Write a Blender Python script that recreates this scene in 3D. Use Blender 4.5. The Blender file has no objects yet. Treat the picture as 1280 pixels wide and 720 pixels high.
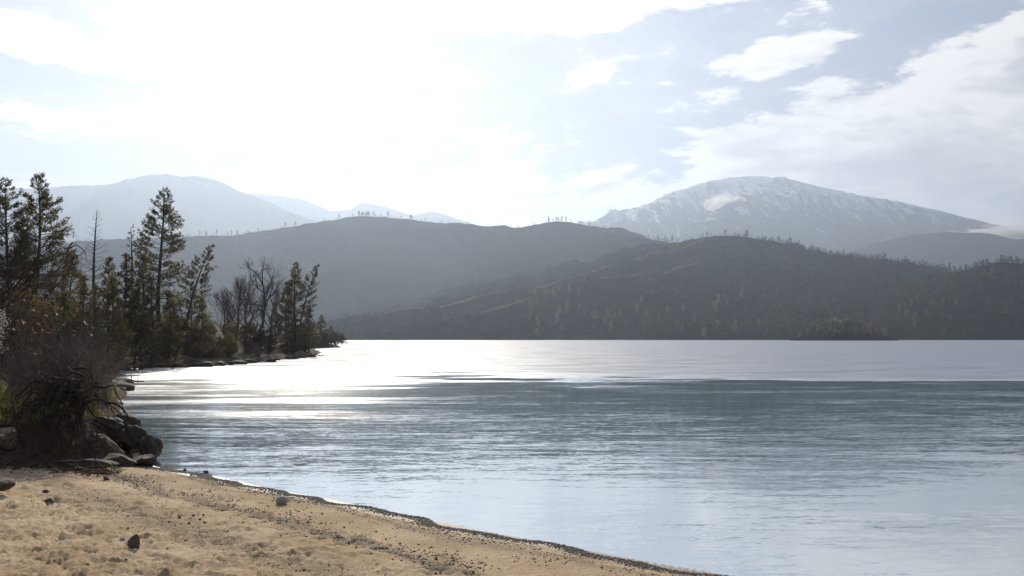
import bpy, math, random
import numpy as np
from mathutils import Vector, Matrix

# ------------------------------------------------------------------ camera
S = bpy.context.scene
COL = S.collection
FPX = 1280.0                      # focal length in pixels of the 1280 px wide photograph
PITCH = math.radians(2.795)
CAM_Z = 3.0
cam_data = bpy.data.cameras.new('camera')
cam_data.lens = 36.0
cam_data.sensor_width = 36.0
cam_data.clip_start = 0.1
cam_data.clip_end = 60000.0
cam = bpy.data.objects.new('camera', cam_data)
COL.objects.link(cam)
cam.location = (0, 0, CAM_Z)
cam.rotation_euler = (math.pi / 2 + PITCH, 0, 0)
S.camera = cam

# ------------------------------------------------------------------ sky, sun, exposure
SUN_AZ, SUN_EL = math.radians(-11.0), math.radians(25.0)
SUN_DIR = Vector((math.sin(SUN_AZ) * math.cos(SUN_EL), math.cos(SUN_AZ) * math.cos(SUN_EL), math.sin(SUN_EL)))
S.view_settings.view_transform = 'Standard'
S.view_settings.look = 'None'
S.view_settings.exposure = 0.1
S.view_settings.gamma = 1.0
S.cycles.use_denoising = True
S.cycles.max_bounces = 8
S.cycles.volume_bounces = 0
S.cycles.transparent_max_bounces = 24


class NT:
    """small helper for building node trees"""
    def __init__(self, tree):
        self.t = tree; self.n = tree.nodes; self.l = tree.links

    def put(self, sock, v):
        if isinstance(v, bpy.types.NodeSocket):
            self.l.new(v, sock)
        elif v is not None:
            if sock.type == 'RGBA' and hasattr(v, '__len__') and len(v) == 3:
                v = (*v, 1)
            sock.default_value = v

    def node(self, kind, ins=(), out=0, **props):
        nd = self.n.new(kind)
        for k, v in props.items():
            setattr(nd, k, v)
        items = ins.items() if isinstance(ins, dict) else enumerate(ins)
        for k, v in items:
            self.put(nd.inputs[k], v)
        return nd.outputs[out] if out is not None else nd

    def m(self, op, a, b=None, c=None, clamp=False):
        return self.node('ShaderNodeMath', [x for x in (a, b, c) if x is not None], operation=op, use_clamp=clamp)

    def v(self, op, a, b=None):
        return self.node('ShaderNodeVectorMath', [x for x in (a, b) if x is not None], operation=op)

    def mix(self, f, a, b, mode='MIX'):
        nd = self.n.new('ShaderNodeMix'); nd.data_type = 'RGBA'; nd.blend_type = mode
        self.put(nd.inputs[0], f); self.put(nd.inputs[6], a); self.put(nd.inputs[7], b)
        return nd.outputs[2]

    def noise(self, vec, scale, detail=4, rough=.55, out=0, dist=0.0, lac=2.0):
        return self.node('ShaderNodeTexNoise', {'Vector': vec, 'Scale': scale, 'Detail': detail, 'Roughness': rough,
                                                'Distortion': dist, 'Lacunarity': lac}, out=out)

    def ramp(self, f, a, b, lo=0., hi=1., smooth=True):
        nd = self.n.new('ShaderNodeMapRange')
        nd.interpolation_type = 'SMOOTHSTEP' if smooth else 'LINEAR'
        for i, x in enumerate((f, a, b, lo, hi)):
            self.put(nd.inputs[i], x)
        return nd.outputs[0]

    def xyz(self, vec):
        nd = self.n.new('ShaderNodeSeparateXYZ'); self.put(nd.inputs[0], vec); return nd.outputs

    def comb(self, x, y, z):
        return self.node('ShaderNodeCombineXYZ', (x, y, z))


def world():
    w = bpy.data.worlds.new('World'); S.world = w; w.use_nodes = True
    N = NT(w.node_tree)
    bg = N.n['Background']
    sky = N.node('ShaderNodeTexSky', sky_type='NISHITA', sun_disc=False, sun_elevation=SUN_EL, sun_rotation=SUN_AZ,
                 air_density=1.0, dust_density=0.5, ozone_density=2.0)
    d = N.node('ShaderNodeTexCoord')
    x, y, z = N.xyz(d)
    az = N.m('ARCTAN2', x, y)
    el = N.m('ARCSINE', z)

    # cloud banks: azimuth and elevation (degrees) of each, its half sizes, tilt and thickness
    banks = [(21.5, 11.0, 7.0, 3.2, .12, 1.25), (25, 6.5, 9.0, 2.6, 0, 1.1), (28.5, 15, 3.2, 3.2, .4, 1.0), (15.5, 14.8, 4.2, .9, .15, .9),
             (11, 18.3, 9.5, 1.1, .05, 1.0), (12, 10.5, 4.5, 1.3, .1, .7), (-6, 17.5, 9, 3, 0, .9), (-14, 12.5, 9, 2.0, -.15, .7),
             (-19, 14.5, 7, 2.0, .1, .6), (1.5, 10.5, 3.5, 1.6, .1, .7), (3, 7.3, 6.0, 2.6, -.1, .95), (-4, 8.3, 4.6, 1.6, -.25, .7),
             (-24.5, 8.2, 3.6, 1.6, 0, 1.0), (-26, 15.3, 1.8, 1.0, .1, .9), (-2, 6, 12, 1.8, 0, .8), (4, 14.5, 2.0, .5, .1, .6),
             (14.5, 7, 14, 2.4, 0, .35), (40, 12, 9, 4, 0, .9), (-45, 14, 10, 4, 0, .6), (60, 22, 14, 5, 0, .6)]
    wv = N.noise(d, 7.0, 3, out=1)
    wx, wy, wz = N.xyz(wv)
    azw = N.m('MULTIPLY_ADD', N.m('SUBTRACT', wx, .5), .11, az)
    elw = N.m('MULTIPLY_ADD', N.m('SUBTRACT', wy, .5), .05, el)
    tot = None
    for a, e, ra, re, tilt, wt in banks:
        a, e, ra, re = (math.radians(q) for q in (a, e, ra, re))
        da = N.m('SUBTRACT', azw, a)
        de = N.m('MULTIPLY_ADD', da, -tilt, N.m('SUBTRACT', elw, e))
        q = N.m('ADD', N.m('POWER', N.m('ABSOLUTE', N.m('MULTIPLY', da, 1 / ra)), 2.0), N.m('POWER', N.m('ABSOLUTE', N.m('MULTIPLY', de, 1 / re)), 2.0))
        g = N.m('MULTIPLY', N.m('EXPONENT', N.m('MULTIPLY', q, -.9)), wt)
        tot = g if tot is None else N.m('ADD', tot, g)
    tot = N.m('MINIMUM', tot, 1.5)
    # fleecy detail, flattened towards the horizon
    vec = N.comb(x, y, N.m('MULTIPLY', z, 3.2))
    f1 = N.noise(vec, 7.5, 10, .6, dist=.25)
    f2 = N.noise(vec, 17.0, 6, .6)
    sd = tuple(q * .022 for q in (SUN_DIR.x, SUN_DIR.y, SUN_DIR.z * 3.2))
    f1s = N.noise(N.v('ADD', vec, tuple(q * 1.0 for q in sd)), 7.5, 10, .6, dist=.25)
    relief = N.m('MULTIPLY_ADD', N.m('SUBTRACT', f1s, f1), 4.5, .25, clamp=True)
    fb = N.m('MULTIPLY_ADD', f2, .35, f1)                    # mean about .67
    dens = N.m('ADD', N.m('MULTIPLY', tot, .44), N.m('MULTIPLY_ADD', N.m('SUBTRACT', fb, .67), 1.7, .67))
    mask = N.ramp(dens, .86, 1.03)
    # broad thin veil of cloud over the sunny side
    dotn = N.node('ShaderNodeVectorMath', [d, tuple(SUN_DIR)], out=1, operation='DOT_PRODUCT')
    glow = N.m('POWER', N.m('MAXIMUM', dotn, 0.0), 26.0)
    veil = N.m('MULTIPLY', N.ramp(N.m('ADD', fb, N.m('MULTIPLY', glow, .25)), .5, 1.0), .25)
    # shaded undersides where the cloud is thick
    thick = N.ramp(N.m('ADD', N.m('MULTIPLY', N.m('SUBTRACT', tot, 1.0), .5), N.noise(N.v('ADD', vec, (3.1, .4, .2)), 6.5, 5, .5)), .555, .70)
    thick = N.m('MULTIPLY', thick, N.ramp(N.noise(vec, 15., 7, .6), .3, .62, .35, 1.0))
    shade = N.m('MULTIPLY', thick, N.m('SUBTRACT', 1.0, N.m('MINIMUM', N.m('MULTIPLY', glow, 1.6), 1.0)))
    bright = N.m('MULTIPLY', N.m('MULTIPLY_ADD', glow, 7.0, 10.2), N.m('SUBTRACT', 1.0, N.m('MULTIPLY', relief, .38)))
    lit = N.mix(1.0, (1.0, .965, .92), N.comb(bright, bright, bright), 'MULTIPLY')
    grey = (4.7, 4.65, 5.0)
    cc = N.mix(N.m('MULTIPLY', shade, .85), lit, grey)
    soft = N.v('DIVIDE', sky, N.v('ADD', N.v('DIVIDE', sky, (3.8, 4.0, 4.7)), (1., 1., 1.)))
    lift = N.mix(1.0, soft, (1.47, 1.41, 1.58), 'MULTIPLY')
    c = N.mix(veil, lift, cc)
    c = N.mix(mask, c, cc)
    N.put(bg.inputs[0], c)
    bg.inputs[1].default_value = 0.1


world()
sun_data = bpy.data.lights.new('sun', 'SUN')
sun_data.energy = 5.0
sun_data.angle = math.radians(0.5)
sun_data.color = (1.0, .91, .77)
sun = bpy.data.objects.new('sun', sun_data)
COL.objects.link(sun)
sun.rotation_euler = SUN_DIR.to_track_quat('Z', 'Y').to_euler()
sun.location = (-40, 200, 100)

# ------------------------------------------------------------------ numeric helpers
CP, SP = math.cos(PITCH), math.sin(PITCH)


def at(px, py, Y):
    """point of the world seen at a pixel of the photograph, at distance Y in front of the camera"""
    c, u = (px - 640) / FPX, (360 - py) / FPX
    dx, dy, dz = c, CP - u * SP, SP + u * CP
    return np.array((dx * Y / dy, Y, CAM_Z + dz * Y / dy))


def on_level(px, py, z=0.0):
    c, u = (px - 640) / FPX, (360 - py) / FPX
    dx, dy, dz = c, CP - u * SP, SP + u * CP
    k = (z - CAM_Z) / dz
    return np.array((dx * k, dy * k, z))


def _h(ix, iy, seed):
    h = (ix.astype(np.int64) * 374761393 + iy.astype(np.int64) * 668265263 + seed * 1442695041) & 0xffffffff
    h = ((h ^ (h >> 13)) * 1274126177) & 0xffffffff
    return (h ^ (h >> 16)) & 0xffff


def perlin(x, y, seed=0):
    x0, y0 = np.floor(x), np.floor(y)
    fx, fy = x - x0, y - y0
    u, v = fx * fx * fx * (fx * (fx * 6 - 15) + 10), fy * fy * fy * (fy * (fy * 6 - 15) + 10)
    def g(ix, iy, dx, dy):
        a = _h(ix, iy, seed) * (2 * math.pi / 65536)
        return np.cos(a) * dx + np.sin(a) * dy
    a, b = g(x0, y0, fx, fy), g(x0 + 1, y0, fx - 1, fy)
    c, d = g(x0, y0 + 1, fx, fy - 1), g(x0 + 1, y0 + 1, fx - 1, fy - 1)
    return (a * (1 - u) + b * u) * (1 - v) + (c * (1 - u) + d * u) * v


def fbm(x, y, octv=5, seed=0, rough=.5, ridged=False):
    t, a, s = np.zeros_like(x), 1.0, 0.0
    for i in range(octv):
        n = perlin(x, y, seed + i * 17)
        if ridged:
            n = .5 - np.abs(n) * 1.6
        t += a * n; s += a
        a *= rough; x = x * 2.03 + 7.1; y = y * 2.03 + 3.7
    return t / s


def sstep(a, b, x):
    t = np.clip((x - a) / (b - a), 0, 1)
    return t * t * (3 - 2 * t)


# ------------------------------------------------------------------ object helpers
def mesh(name, verts, faces, mat=None, smooth=False):
    """verts (n,3); faces: array (m,k) or list of such arrays"""
    me = bpy.data.meshes.new(name)
    verts = np.asarray(verts, np.float32)
    fl = faces if isinstance(faces, list) and isinstance(faces[0], np.ndarray) else [faces]
    fl = [np.asarray(f, np.int32) for f in fl if len(f)]
    loops = np.concatenate([f.ravel() for f in fl])
    tot = np.concatenate([np.full(len(f), f.shape[1], np.int32) for f in fl])
    start = np.concatenate([[0], np.cumsum(tot)[:-1]]).astype(np.int32)
    me.vertices.add(len(verts)); me.vertices.foreach_set('co', verts.ravel())
    me.loops.add(len(loops)); me.loops.foreach_set('vertex_index', loops)
    me.polygons.add(len(tot)); me.polygons.foreach_set('loop_start', start)
    me.polygons.foreach_set('loop_total', tot)
    if smooth:
        me.polygons.foreach_set('use_smooth', np.ones(len(tot), bool))
    me.update(calc_edges=True); me.validate()
    if mat:
        me.materials.append(mat)
    return me


def link(name, me, parent=None, loc=None):
    o = bpy.data.objects.new(name, me)
    COL.objects.link(o)
    if parent:
        o.parent = parent
    if loc is not None:
        o.location = loc
    return o


def tag(o, label=None, cat=None, group=None, kind=None):
    if label: o['label'] = label
    if cat: o['category'] = cat
    if group: o['group'] = group
    if kind: o['kind'] = kind
    return o


def structure(name, verts, faces, mat, smooth=True):
    return tag(link(name, mesh(name, verts, faces, mat, smooth)), kind='structure')


def empty(name, loc=(0, 0, 0), rz=0.0, scale=1.0):
    o = bpy.data.objects.new(name, None)
    COL.objects.link(o)
    o.empty_display_size = .2
    o.location = loc; o.rotation_euler = (0, 0, rz); o.scale = (scale,) * 3
    return o


class MB:
    """gathers tubes and loose faces, then becomes one mesh"""
    def __init__(self):
        self.v = []; self.f = {3: [], 4: []}; self.n = 0

    def add(self, v, f):
        v = np.asarray(v, float); f = np.asarray(f, int)
        self.v.append(v); self.f[f.shape[1]].append(f + self.n); self.n += len(v)

    def tube(self, p, r, sides=4):
        p = np.asarray(p, float); r = np.asarray(r, float)
        k = len(p)
        t = np.gradient(p, axis=0); t /= np.linalg.norm(t, axis=1)[:, None] + 1e-9
        ref = np.array((0, 0, 1.)) if abs(t[0, 2]) < .8 else np.array((1., 0, 0))
        a = np.cross(t, ref); a /= np.linalg.norm(a, axis=1)[:, None] + 1e-9
        b = np.cross(t, a)
        ang = np.arange(sides) * 2 * math.pi / sides
        v = p[:, None] + r[:, None, None] * (a[:, None] * np.cos(ang)[None, :, None] + b[:, None] * np.sin(ang)[None, :, None])
        i = np.arange(k - 1)[:, None] * sides; j = np.arange(sides)[None]; j2 = (j + 1) % sides
        f = np.stack([i + j, i + j2, i + sides + j2, i + sides + j], -1).reshape(-1, 4)
        self.add(v.reshape(-1, 3), f)

    def leaves(self, c, d, length, width, rng, tri=False):
        """one leaf-shaped face at each point c, pointing along d"""
        c = np.asarray(c, float); n = len(c)
        d = d / (np.linalg.norm(d, axis=1)[:, None] + 1e-9)
        s = np.cross(d, rng.normal(size=(n, 3))); s /= np.linalg.norm(s, axis=1)[:, None] + 1e-9
        L = (length * rng.uniform(.6, 1.3, n))[:, None]; W = (width * rng.uniform(.6, 1.3, n))[:, None]
        i = np.arange(n)[:, None]
        if tri:
            v = np.stack([c - s * W * .5, c + s * W * .5, c + d * L], 1).reshape(-1, 3)
            self.add(v, i * 3 + np.arange(3)[None])
        else:
            v = np.stack([c, c + d * L * .5 + s * W * .5, c + d * L, c + d * L * .5 - s * W * .5], 1).reshape(-1, 3)
            self.add(v, i * 4 + np.arange(4)[None])

    def mesh(self, name, mat, smooth=False):
        v = np.concatenate(self.v) if self.v else np.zeros((0, 3))
        fl = [np.concatenate(self.f[k]) for k in (3, 4) if self.f[k]]
        return mesh(name, v, fl, mat, smooth)


def copy_tree(o, parent=None):
    c = o.copy(); COL.objects.link(c); c.parent = parent
    for ch in [x for x in kids.get(o.name, ())]:
        copy_tree(ch, c)
    return c


kids = {}


def part(name, me, parent):
    o = link(name, me, parent)
    kids.setdefault(parent.name, []).append(o)
    return o


used = set()


def place(proto, loc, rz=0.0, scale=1.0, label=None, group=None, lean=(0, 0)):
    if proto.name in used:
        o = copy_tree(proto)
        if 'group' in o: del o['group']
    else:
        used.add(proto.name); o = proto
    o.location = tuple(float(q) for q in loc)
    o.rotation_euler = (lean[0], lean[1], rz)
    o.scale = tuple(scale) if hasattr(scale, '__len__') else (scale,) * 3
    if label: o['label'] = label
    if group: o['group'] = group
    return o


# ------------------------------------------------------------------ materials
def mat(name):
    m = bpy.data.materials.new(name); m.use_nodes = True
    N = NT(m.node_tree); b = N.n['Principled BSDF']
    return m, N, b


def pos(N):
    return N.node('ShaderNodeNewGeometry')


def leaf_mat(name, c1, c2, trans=.45, rough=.6, tint=(1.7, 1.45, .9)):
    m, N, b = mat(name)
    oi = N.node('ShaderNodeObjectInfo', out=None)
    f = N.noise(pos(N), 1.3, 3)
    f = N.m('MULTIPLY_ADD', N.m('SUBTRACT', oi.outputs['Random'], .5), .5, f)
    c = N.mix(N.ramp(f, .3, .7), c1, c2)
    N.put(b.inputs['Base Color'], c); b.inputs['Roughness'].default_value = rough
    b.inputs['Specular IOR Level'].default_value = .3
    tr = N.node('ShaderNodeBsdfTranslucent', {0: N.mix(1.0, c, tint, 'MULTIPLY')})
    mx = N.node('ShaderNodeMixShader', {0: trans, 1: b.outputs[0], 2: tr})
    N.l.new(mx, N.n['Material Output'].inputs[0])
    return m


def bark_mat(name, c1, c2, scale=6.0):
    m, N, b = mat(name)
    p = pos(N)
    f = N.noise(N.v('MULTIPLY', p, (1, 1, .3)), scale, 5, .65)
    N.put(b.inputs['Base Color'], N.mix(N.ramp(f, .35, .65), c1, c2))
    b.inputs['Roughness'].default_value = .85
    bp = N.node('ShaderNodeBump', {'Height': f, 'Distance': .03, 'Strength': .8})
    N.put(b.inputs['Normal'], bp)
    return m


def rock_mat(name, c1, c2, scale=3.0, bump=.04):
    m, N, b = mat(name)
    p = N.node('ShaderNodeTexCoord', out=3)
    oi = N.node('ShaderNodeObjectInfo', out=None)
    p = N.v('ADD', p, N.comb(N.m('MULTIPLY', oi.outputs['Random'], 30.), 0., 0.))
    f = N.noise(p, scale, 7, .62, dist=.4)
    cr = N.node('ShaderNodeTexVoronoi', {'Vector': p, 'Scale': scale * 1.1}, feature='DISTANCE_TO_EDGE')
    g = N.noise(p, scale * 9, 3, .6)
    c = N.mix(N.ramp(f, .36, .66), c1, c2)
    c = N.mix(N.m('MULTIPLY', N.ramp(cr, .0, .05, 1, 0), .35), c, (c1[0] * .4, c1[1] * .4, c1[2] * .4))
    N.put(b.inputs['Base Color'], N.mix(N.ramp(g, .4, .65, 0, .35), c, (c2[0] * 1.3, c2[1] * 1.25, c2[2] * 1.2)))
    b.inputs['Roughness'].default_value = .8
    h = N.m('ADD', f, N.m('MULTIPLY', g, .25))
    N.put(b.inputs['Normal'], N.node('ShaderNodeBump', {'Height': h, 'Distance': bump, 'Strength': .9}))
    return m


M = {}
M['needles'] = leaf_mat('pine_needles', (.045, .044, .022), (.095, .085, .045), .5)
M['young_needles'] = leaf_mat('young_pine_needles', (.065, .062, .03), (.12, .105, .052), .55)
M['far_needles'] = leaf_mat('far_needles', (.062, .06, .034), (.135, .118, .068), .42)
M['far_dark'] = leaf_mat('far_dark_needles', (.03, .035, .022), (.06, .06, .04), .3)
M['shrub_leaf'] = leaf_mat('shrub_leaves', (.035, .033, .018), (.075, .062, .033), .35)
M['brown_leaf'] = leaf_mat('dry_shrub_leaves', (.045, .032, .022), (.09, .06, .04), .3)
M['lime_leaf'] = leaf_mat('spring_leaves', (.2, .22, .04), (.32, .3, .07), .5)
M['petal'] = leaf_mat('petals', (.8, .77, .72), (.88, .86, .82), .6, tint=(1.0, .97, .9))
M['bark'] = bark_mat('pine_bark', (.035, .026, .02), (.08, .055, .04))
M['grey_bark'] = bark_mat('grey_dead_bark', (.05, .042, .036), (.12, .1, .085))
M['red_twig'] = bark_mat('reddish_twigs', (.10, .045, .035), (.17, .08, .06))
M['brown_twig'] = bark_mat('brown_twigs', (.03, .019, .015), (.075, .045, .033), 3)
M['pale_twig'] = bark_mat('pale_twigs', (.12, .09, .07), (.22, .17, .13), 3)
M['mid_twig'] = bark_mat('greyish_twigs', (.075, .042, .028), (.16, .10, .07), 3)
M['root'] = bark_mat('root_bark', (.03, .019, .014), (.075, .045, .03), 4)
M['boulder'] = rock_mat('boulder_rock', (.028, .019, .014), (.10, .064, .042), 3.0, .07)
M['tan_rock'] = rock_mat('tan_rock', (.07, .045, .028), (.20, .13, .08), 3.0, .06)
M['dark_stone'] = rock_mat('dark_stone', (.07, .055, .045), (.16, .125, .095), 6, .01)
M['pale_stone'] = rock_mat('pale_stone', (.32, .30, .27), (.46, .43, .39), 6, .006)
M['wood'] = bark_mat('driftwood', (.10, .08, .065), (.24, .2, .16), 5)


def sand_mat():
    m, N, b = mat('sand'); p = pos(N)
    f = N.noise(p, .9, 6, .6); g = N.noise(p, 14., 5, .65); k = N.noise(p, 90., 3, .6)
    c = N.mix(N.ramp(f, .35, .65), (.52, .36, .195), (.70, .52, .31))
    c = N.mix(N.ramp(g, .5, .68, 0, .65), c, (.25, .17, .095))
    c = N.mix(N.ramp(k, .6, .72, 0, .6), c, (.15, .11, .08))
    c = N.mix(N.ramp(k, .40, .32, 0, .5), c, (.68, .58, .42))
    gr = N.node('ShaderNodeAttribute', out=2, attribute_name='grit')
    sp = N.noise(p, 60., 4, .75)
    gsel = N.ramp(N.m('ADD', sp, N.m('MULTIPLY', gr, .19)), .60, .70)
    c = N.mix(N.m('MULTIPLY', gsel, .85), c, N.mix(N.ramp(k, .4, .6), (.05, .042, .035), (.17, .135, .10)))
    z = N.xyz(p)[2]                                          # wet where the water reaches
    wet = N.ramp(N.m('ADD', z, N.m('MULTIPLY', N.m('SUBTRACT', g, .5), .05)), .015, .10, 1, 0)
    c = N.mix(N.m('MULTIPLY', wet, .6), c, (.14, .105, .07))
    N.put(b.inputs['Base Color'], c)
    N.put(b.inputs['Roughness'], N.ramp(wet, 0, 1, .95, .45))
    b.inputs['Specular IOR Level'].default_value = .25
    h = N.m('ADD', N.m('MULTIPLY', g, .034), N.m('MULTIPLY', k, .010))
    N.put(b.inputs['Normal'], N.node('ShaderNodeBump', {'Height': h, 'Distance': 1.0, 'Strength': 1.0}))
    return m


def earth_mat():
    m, N, b = mat('bank_earth'); p = pos(N)
    f = N.noise(p, .8, 6, .6); g = N.noise(p, 6., 6, .65)
    c = N.mix(N.ramp(f, .35, .65), (.045, .028, .017), (.11, .068, .04))
    c = N.mix(N.ramp(g, .45, .7, 0, .6), c, (.15, .095, .058))
    nz = N.xyz(N.node('ShaderNodeNewGeometry', out=1))[2]
    top = N.m('MULTIPLY', N.ramp(nz, .82, .95), N.ramp(N.noise(p, .35, 4), .42, .6))
    c = N.mix(N.m('MULTIPLY', top, .7), c, (.07, .06, .03))
    N.put(b.inputs['Base Color'], c); b.inputs['Roughness'].default_value = .95; b.inputs['Specular IOR Level'].default_value = .08
    h = N.m('ADD', N.m('MULTIPLY', g, .16), N.m('MULTIPLY', f, .3))
    N.put(b.inputs['Normal'], N.node('ShaderNodeBump', {'Height': h, 'Distance': 1.0, 'Strength': .8}))
    return m


def hill_mat(name, c1, c2, c3, sc, bump):
    m, N, b = mat(name); p = pos(N)
    f = N.noise(p, .0028 * sc, 6, .6); g = N.noise(p, .03 * sc, 6, .7)
    c = N.mix(N.ramp(f, .38, .62), c1, c2)
    c = N.mix(N.ramp(g, .5, .68, 0, .8), c, c3)
    at_ = N.node('ShaderNodeAttribute', out=2, attribute_name='track')
    c = N.mix(N.m('MULTIPLY', at_, N.ramp(g, .3, .5, .4, 1)), c, (.14, .105, .07))
    N.put(b.inputs['Base Color'], c); b.inputs['Roughness'].default_value = .95
    b.inputs['Specular IOR Level'].default_value = 0.0
    N.put(b.inputs['Normal'], N.node('ShaderNodeBump', {'Height': g, 'Distance': bump, 'Strength': .7}))
    return m


def snow_mountain_mat(lo, hi, amount):
    m, N, b = mat('snowy_rock'); p = pos(N)
    z = N.xyz(p)[2]
    streak = N.noise(N.v('MULTIPLY', p, (1, .13, .13)), .018, 7, .68)
    big = N.noise(p, .0022, 4, .5)
    fine = N.noise(p, .03, 4, .7)
    alt = N.ramp(z, lo, hi, 0, 1, False)
    s = N.m('ADD', N.m('ADD', N.m('MULTIPLY', alt, 1.0), N.m('MULTIPLY', N.m('SUBTRACT', streak, .5), 3.0)),
            N.m('ADD', N.m('MULTIPLY', N.m('SUBTRACT', big, .5), .6), N.m('MULTIPLY', N.m('SUBTRACT', fine, .5), .6)))
    sn = N.m('MULTIPLY', N.ramp(s, .36, .82), amount)
    c = N.mix(sn, N.mix(N.ramp(fine, .4, .6), (.012, .017, .02), (.03, .034, .036)), (.82, .84, .88))
    N.put(b.inputs['Base Color'], c); b.inputs['Roughness'].default_value = .9
    b.inputs['Specular IOR Level'].default_value = 0.0
    N.put(b.inputs['Normal'], N.node('ShaderNodeBump', {'Height': N.m('ADD', streak, fine), 'Distance': 25., 'Strength': .6}))
    return m


def water_mat():
    m, N, b = mat('lake_water'); p = pos(N)
    x, y, _ = N.xyz(p)
    dist = N.m('SQRT', N.m('ADD', N.m('MULTIPLY', x, x), N.m('MULTIPLY', y, y)))
    # breeze: the far lake is ruffled, the near bay lies calm behind a curved edge
    nb = N.noise(N.v('MULTIPLY', p, (.012, .03, 0)), 1.0, 5, .6)
    nf = N.noise(N.v('MULTIPLY', p, (.10, .22, 0)), 1.0, 5, .65)
    edge = N.m('ADD', N.m('ADD', y, N.m('MULTIPLY', x, -.055)), N.m('MULTIPLY', N.m('SUBTRACT', nb, .5), 14.))
    edge = N.m('ADD', edge, N.m('MULTIPLY', N.m('MULTIPLY', N.m('SUBTRACT', nf, .5), 120.), N.ramp(x, 34., -14., .035, 1.)))
    wind = N.ramp(edge, 69., N.ramp(x, -30., 30., 118., 75.))
    lull = N.ramp(N.noise(N.v('MULTIPLY', p, (.0025, .016, 0)), 1.0, 4, .6), .62, .72, 0, .35)
    wind = N.m('MULTIPLY', wind, N.m('SUBTRACT', 1.0, lull))
    # cat's-paws within the bay
    paws = N.ramp(N.noise(N.v('ADD', N.v('MULTIPLY', p, (.06, .22, 0)), (4., 2., 0)), 1.0, 5, .6), .46, .62)
    leftish = N.ramp(N.m('ADD', x, N.m('MULTIPLY', y, .10)), 6., -8.)
    mid = N.ramp(y, 20., 40.)
    rip = N.m('MULTIPLY', N.m('MULTIPLY_ADD', paws, .55, .45), N.m('MULTIPLY_ADD', N.m('MULTIPLY', leftish, mid), .9, .55))
    rip = N.m('MULTIPLY', rip, N.ramp(y, 13., 36., .7, 1.15))
    # slopes of three sizes of wavelet, long across the view
    def slope(sx, sy, off, det):
        q = N.noise(N.v('ADD', N.v('MULTIPLY', p, (sx, sy, 0)), off), 1.0, det, .55, out=1, dist=.5)
        return N.v('SUBTRACT', q, (.5, .5, .5))
    s1 = slope(.35, 2.2, (0, 0, 0), 2)
    s2 = slope(2.4, 9.5, (9, 3, 0), 3)
    s3 = slope(9., 22., (3, 8, 1), 2)
    a1 = N.m('MULTIPLY_ADD', rip, .22, N.m('MULTIPLY', wind, .12))
    a2 = N.m('MULTIPLY_ADD', rip, .27, N.m('MULTIPLY', wind, .2))
    a3 = N.m('MULTIPLY_ADD', rip, .22, N.m('MULTIPLY', wind, .2))
    def sc(v, f):
        nd = N.n.new('ShaderNodeVectorMath'); nd.operation = 'SCALE'
        N.put(nd.inputs[0], v); N.put(nd.inputs[3], f); return nd.outputs[0]
    s = N.v('ADD', N.v('ADD', sc(s1, a1), sc(s2, a2)), sc(s3, a3))
    st_ = N.m('ADD', N.m('MULTIPLY', nf, .45), N.m('MULTIPLY', N.noise(N.v('MULTIPLY', p, (.12, .6, 0)), 1.0, 4, .7), .35))
    sx, sy, _ = N.xyz(s)
    nrm = N.v('NORMALIZE', N.comb(N.m('MULTIPLY', sx, .5), N.m('SUBTRACT', sy, N.m('MULTIPLY', wind, N.m('MULTIPLY_ADD', st_, .9, -.07))), 1.0))
    N.put(b.inputs['Normal'], nrm)
    rough = N.m('ADD', N.m('MULTIPLY', wind, .52), N.m('ADD', .035, N.m('MULTIPLY', rip, N.ramp(dist, 20., 80., .05, .16))))
    N.put(b.inputs['Roughness'], rough)
    b.inputs['Base Color'].default_value = (.06, .12, .145, 1)
    b.inputs['IOR'].default_value = 3.6
    b.inputs['Specular IOR Level'].default_value = 1.0
    return m
M['sand'] = sand_mat(); M['earth'] = earth_mat(); M['water'] = water_mat()
M['hill_near'] = hill_mat('scrub_hill', (.010, .013, .010), (.026, .024, .018), (.055, .047, .034), 1.0, 6.)
M['hill_far'] = hill_mat('burnt_hill', (.013, .016, .015), (.024, .024, .02), (.036, .033, .028), .7, 10.)
M['range'] = snow_mountain_mat(1150., 2500., .22)
M['peak'] = snow_mountain_mat(780., 1500., .8)
M['lower'] = hill_mat('forested_spur', (.015, .02, .02), (.025, .03, .028), (.04, .042, .04), .4, 20.)
m_, N_, b_ = mat('lake_bed_mud'); b_.inputs['Base Color'].default_value = (.1, .09, .07, 1); M['mud'] = m_


# ------------------------------------------------------------------ big sheets
def sheet(name, x0, x1, y0, y1, z, m):
    return structure(name, [(x0, y0, z), (x1, y0, z), (x1, y1, z), (x0, y1, z)], [(0, 1, 2, 3)], m, False)


sheet('ground', -19000, 19000, -9000, 19000, -8.0, M['mud'])
sheet('lake', -5200, 5200, -900, 2600, 0.0, M['water'])


def seg_dist(P, poly, closed=False):
    """distance of points to a polyline, and position (segment index + fraction) of the closest point"""
    poly = np.asarray(poly, float)
    best = np.full(len(P), 1e18); where = np.zeros(len(P))
    n = len(poly)
    for i in range(n if closed else n - 1):
        a, b = poly[i, :2], poly[(i + 1) % n, :2]
        ab = b - a
        t = np.clip(((P - a) @ ab) / (ab @ ab), 0, 1)
        d = np.hypot(P[:, 0] - a[0] - t * ab[0], P[:, 1] - a[1] - t * ab[1])
        k = d < best
        best[k] = d[k]; where[k] = i + t[k]
    return best, where


def inside(P, poly):
    poly = np.asarray(poly, float); r = np.zeros(len(P), bool)
    j = len(poly) - 1
    for i in range(len(poly)):
        xi, yi = poly[i]; xj, yj = poly[j]
        c = ((yi > P[:, 1]) != (yj > P[:, 1])) & (P[:, 0] < (xj - xi) * (P[:, 1] - yi) / (yj - yi + 1e-12) + xi)
        r ^= c; j = i
    return r


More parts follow.
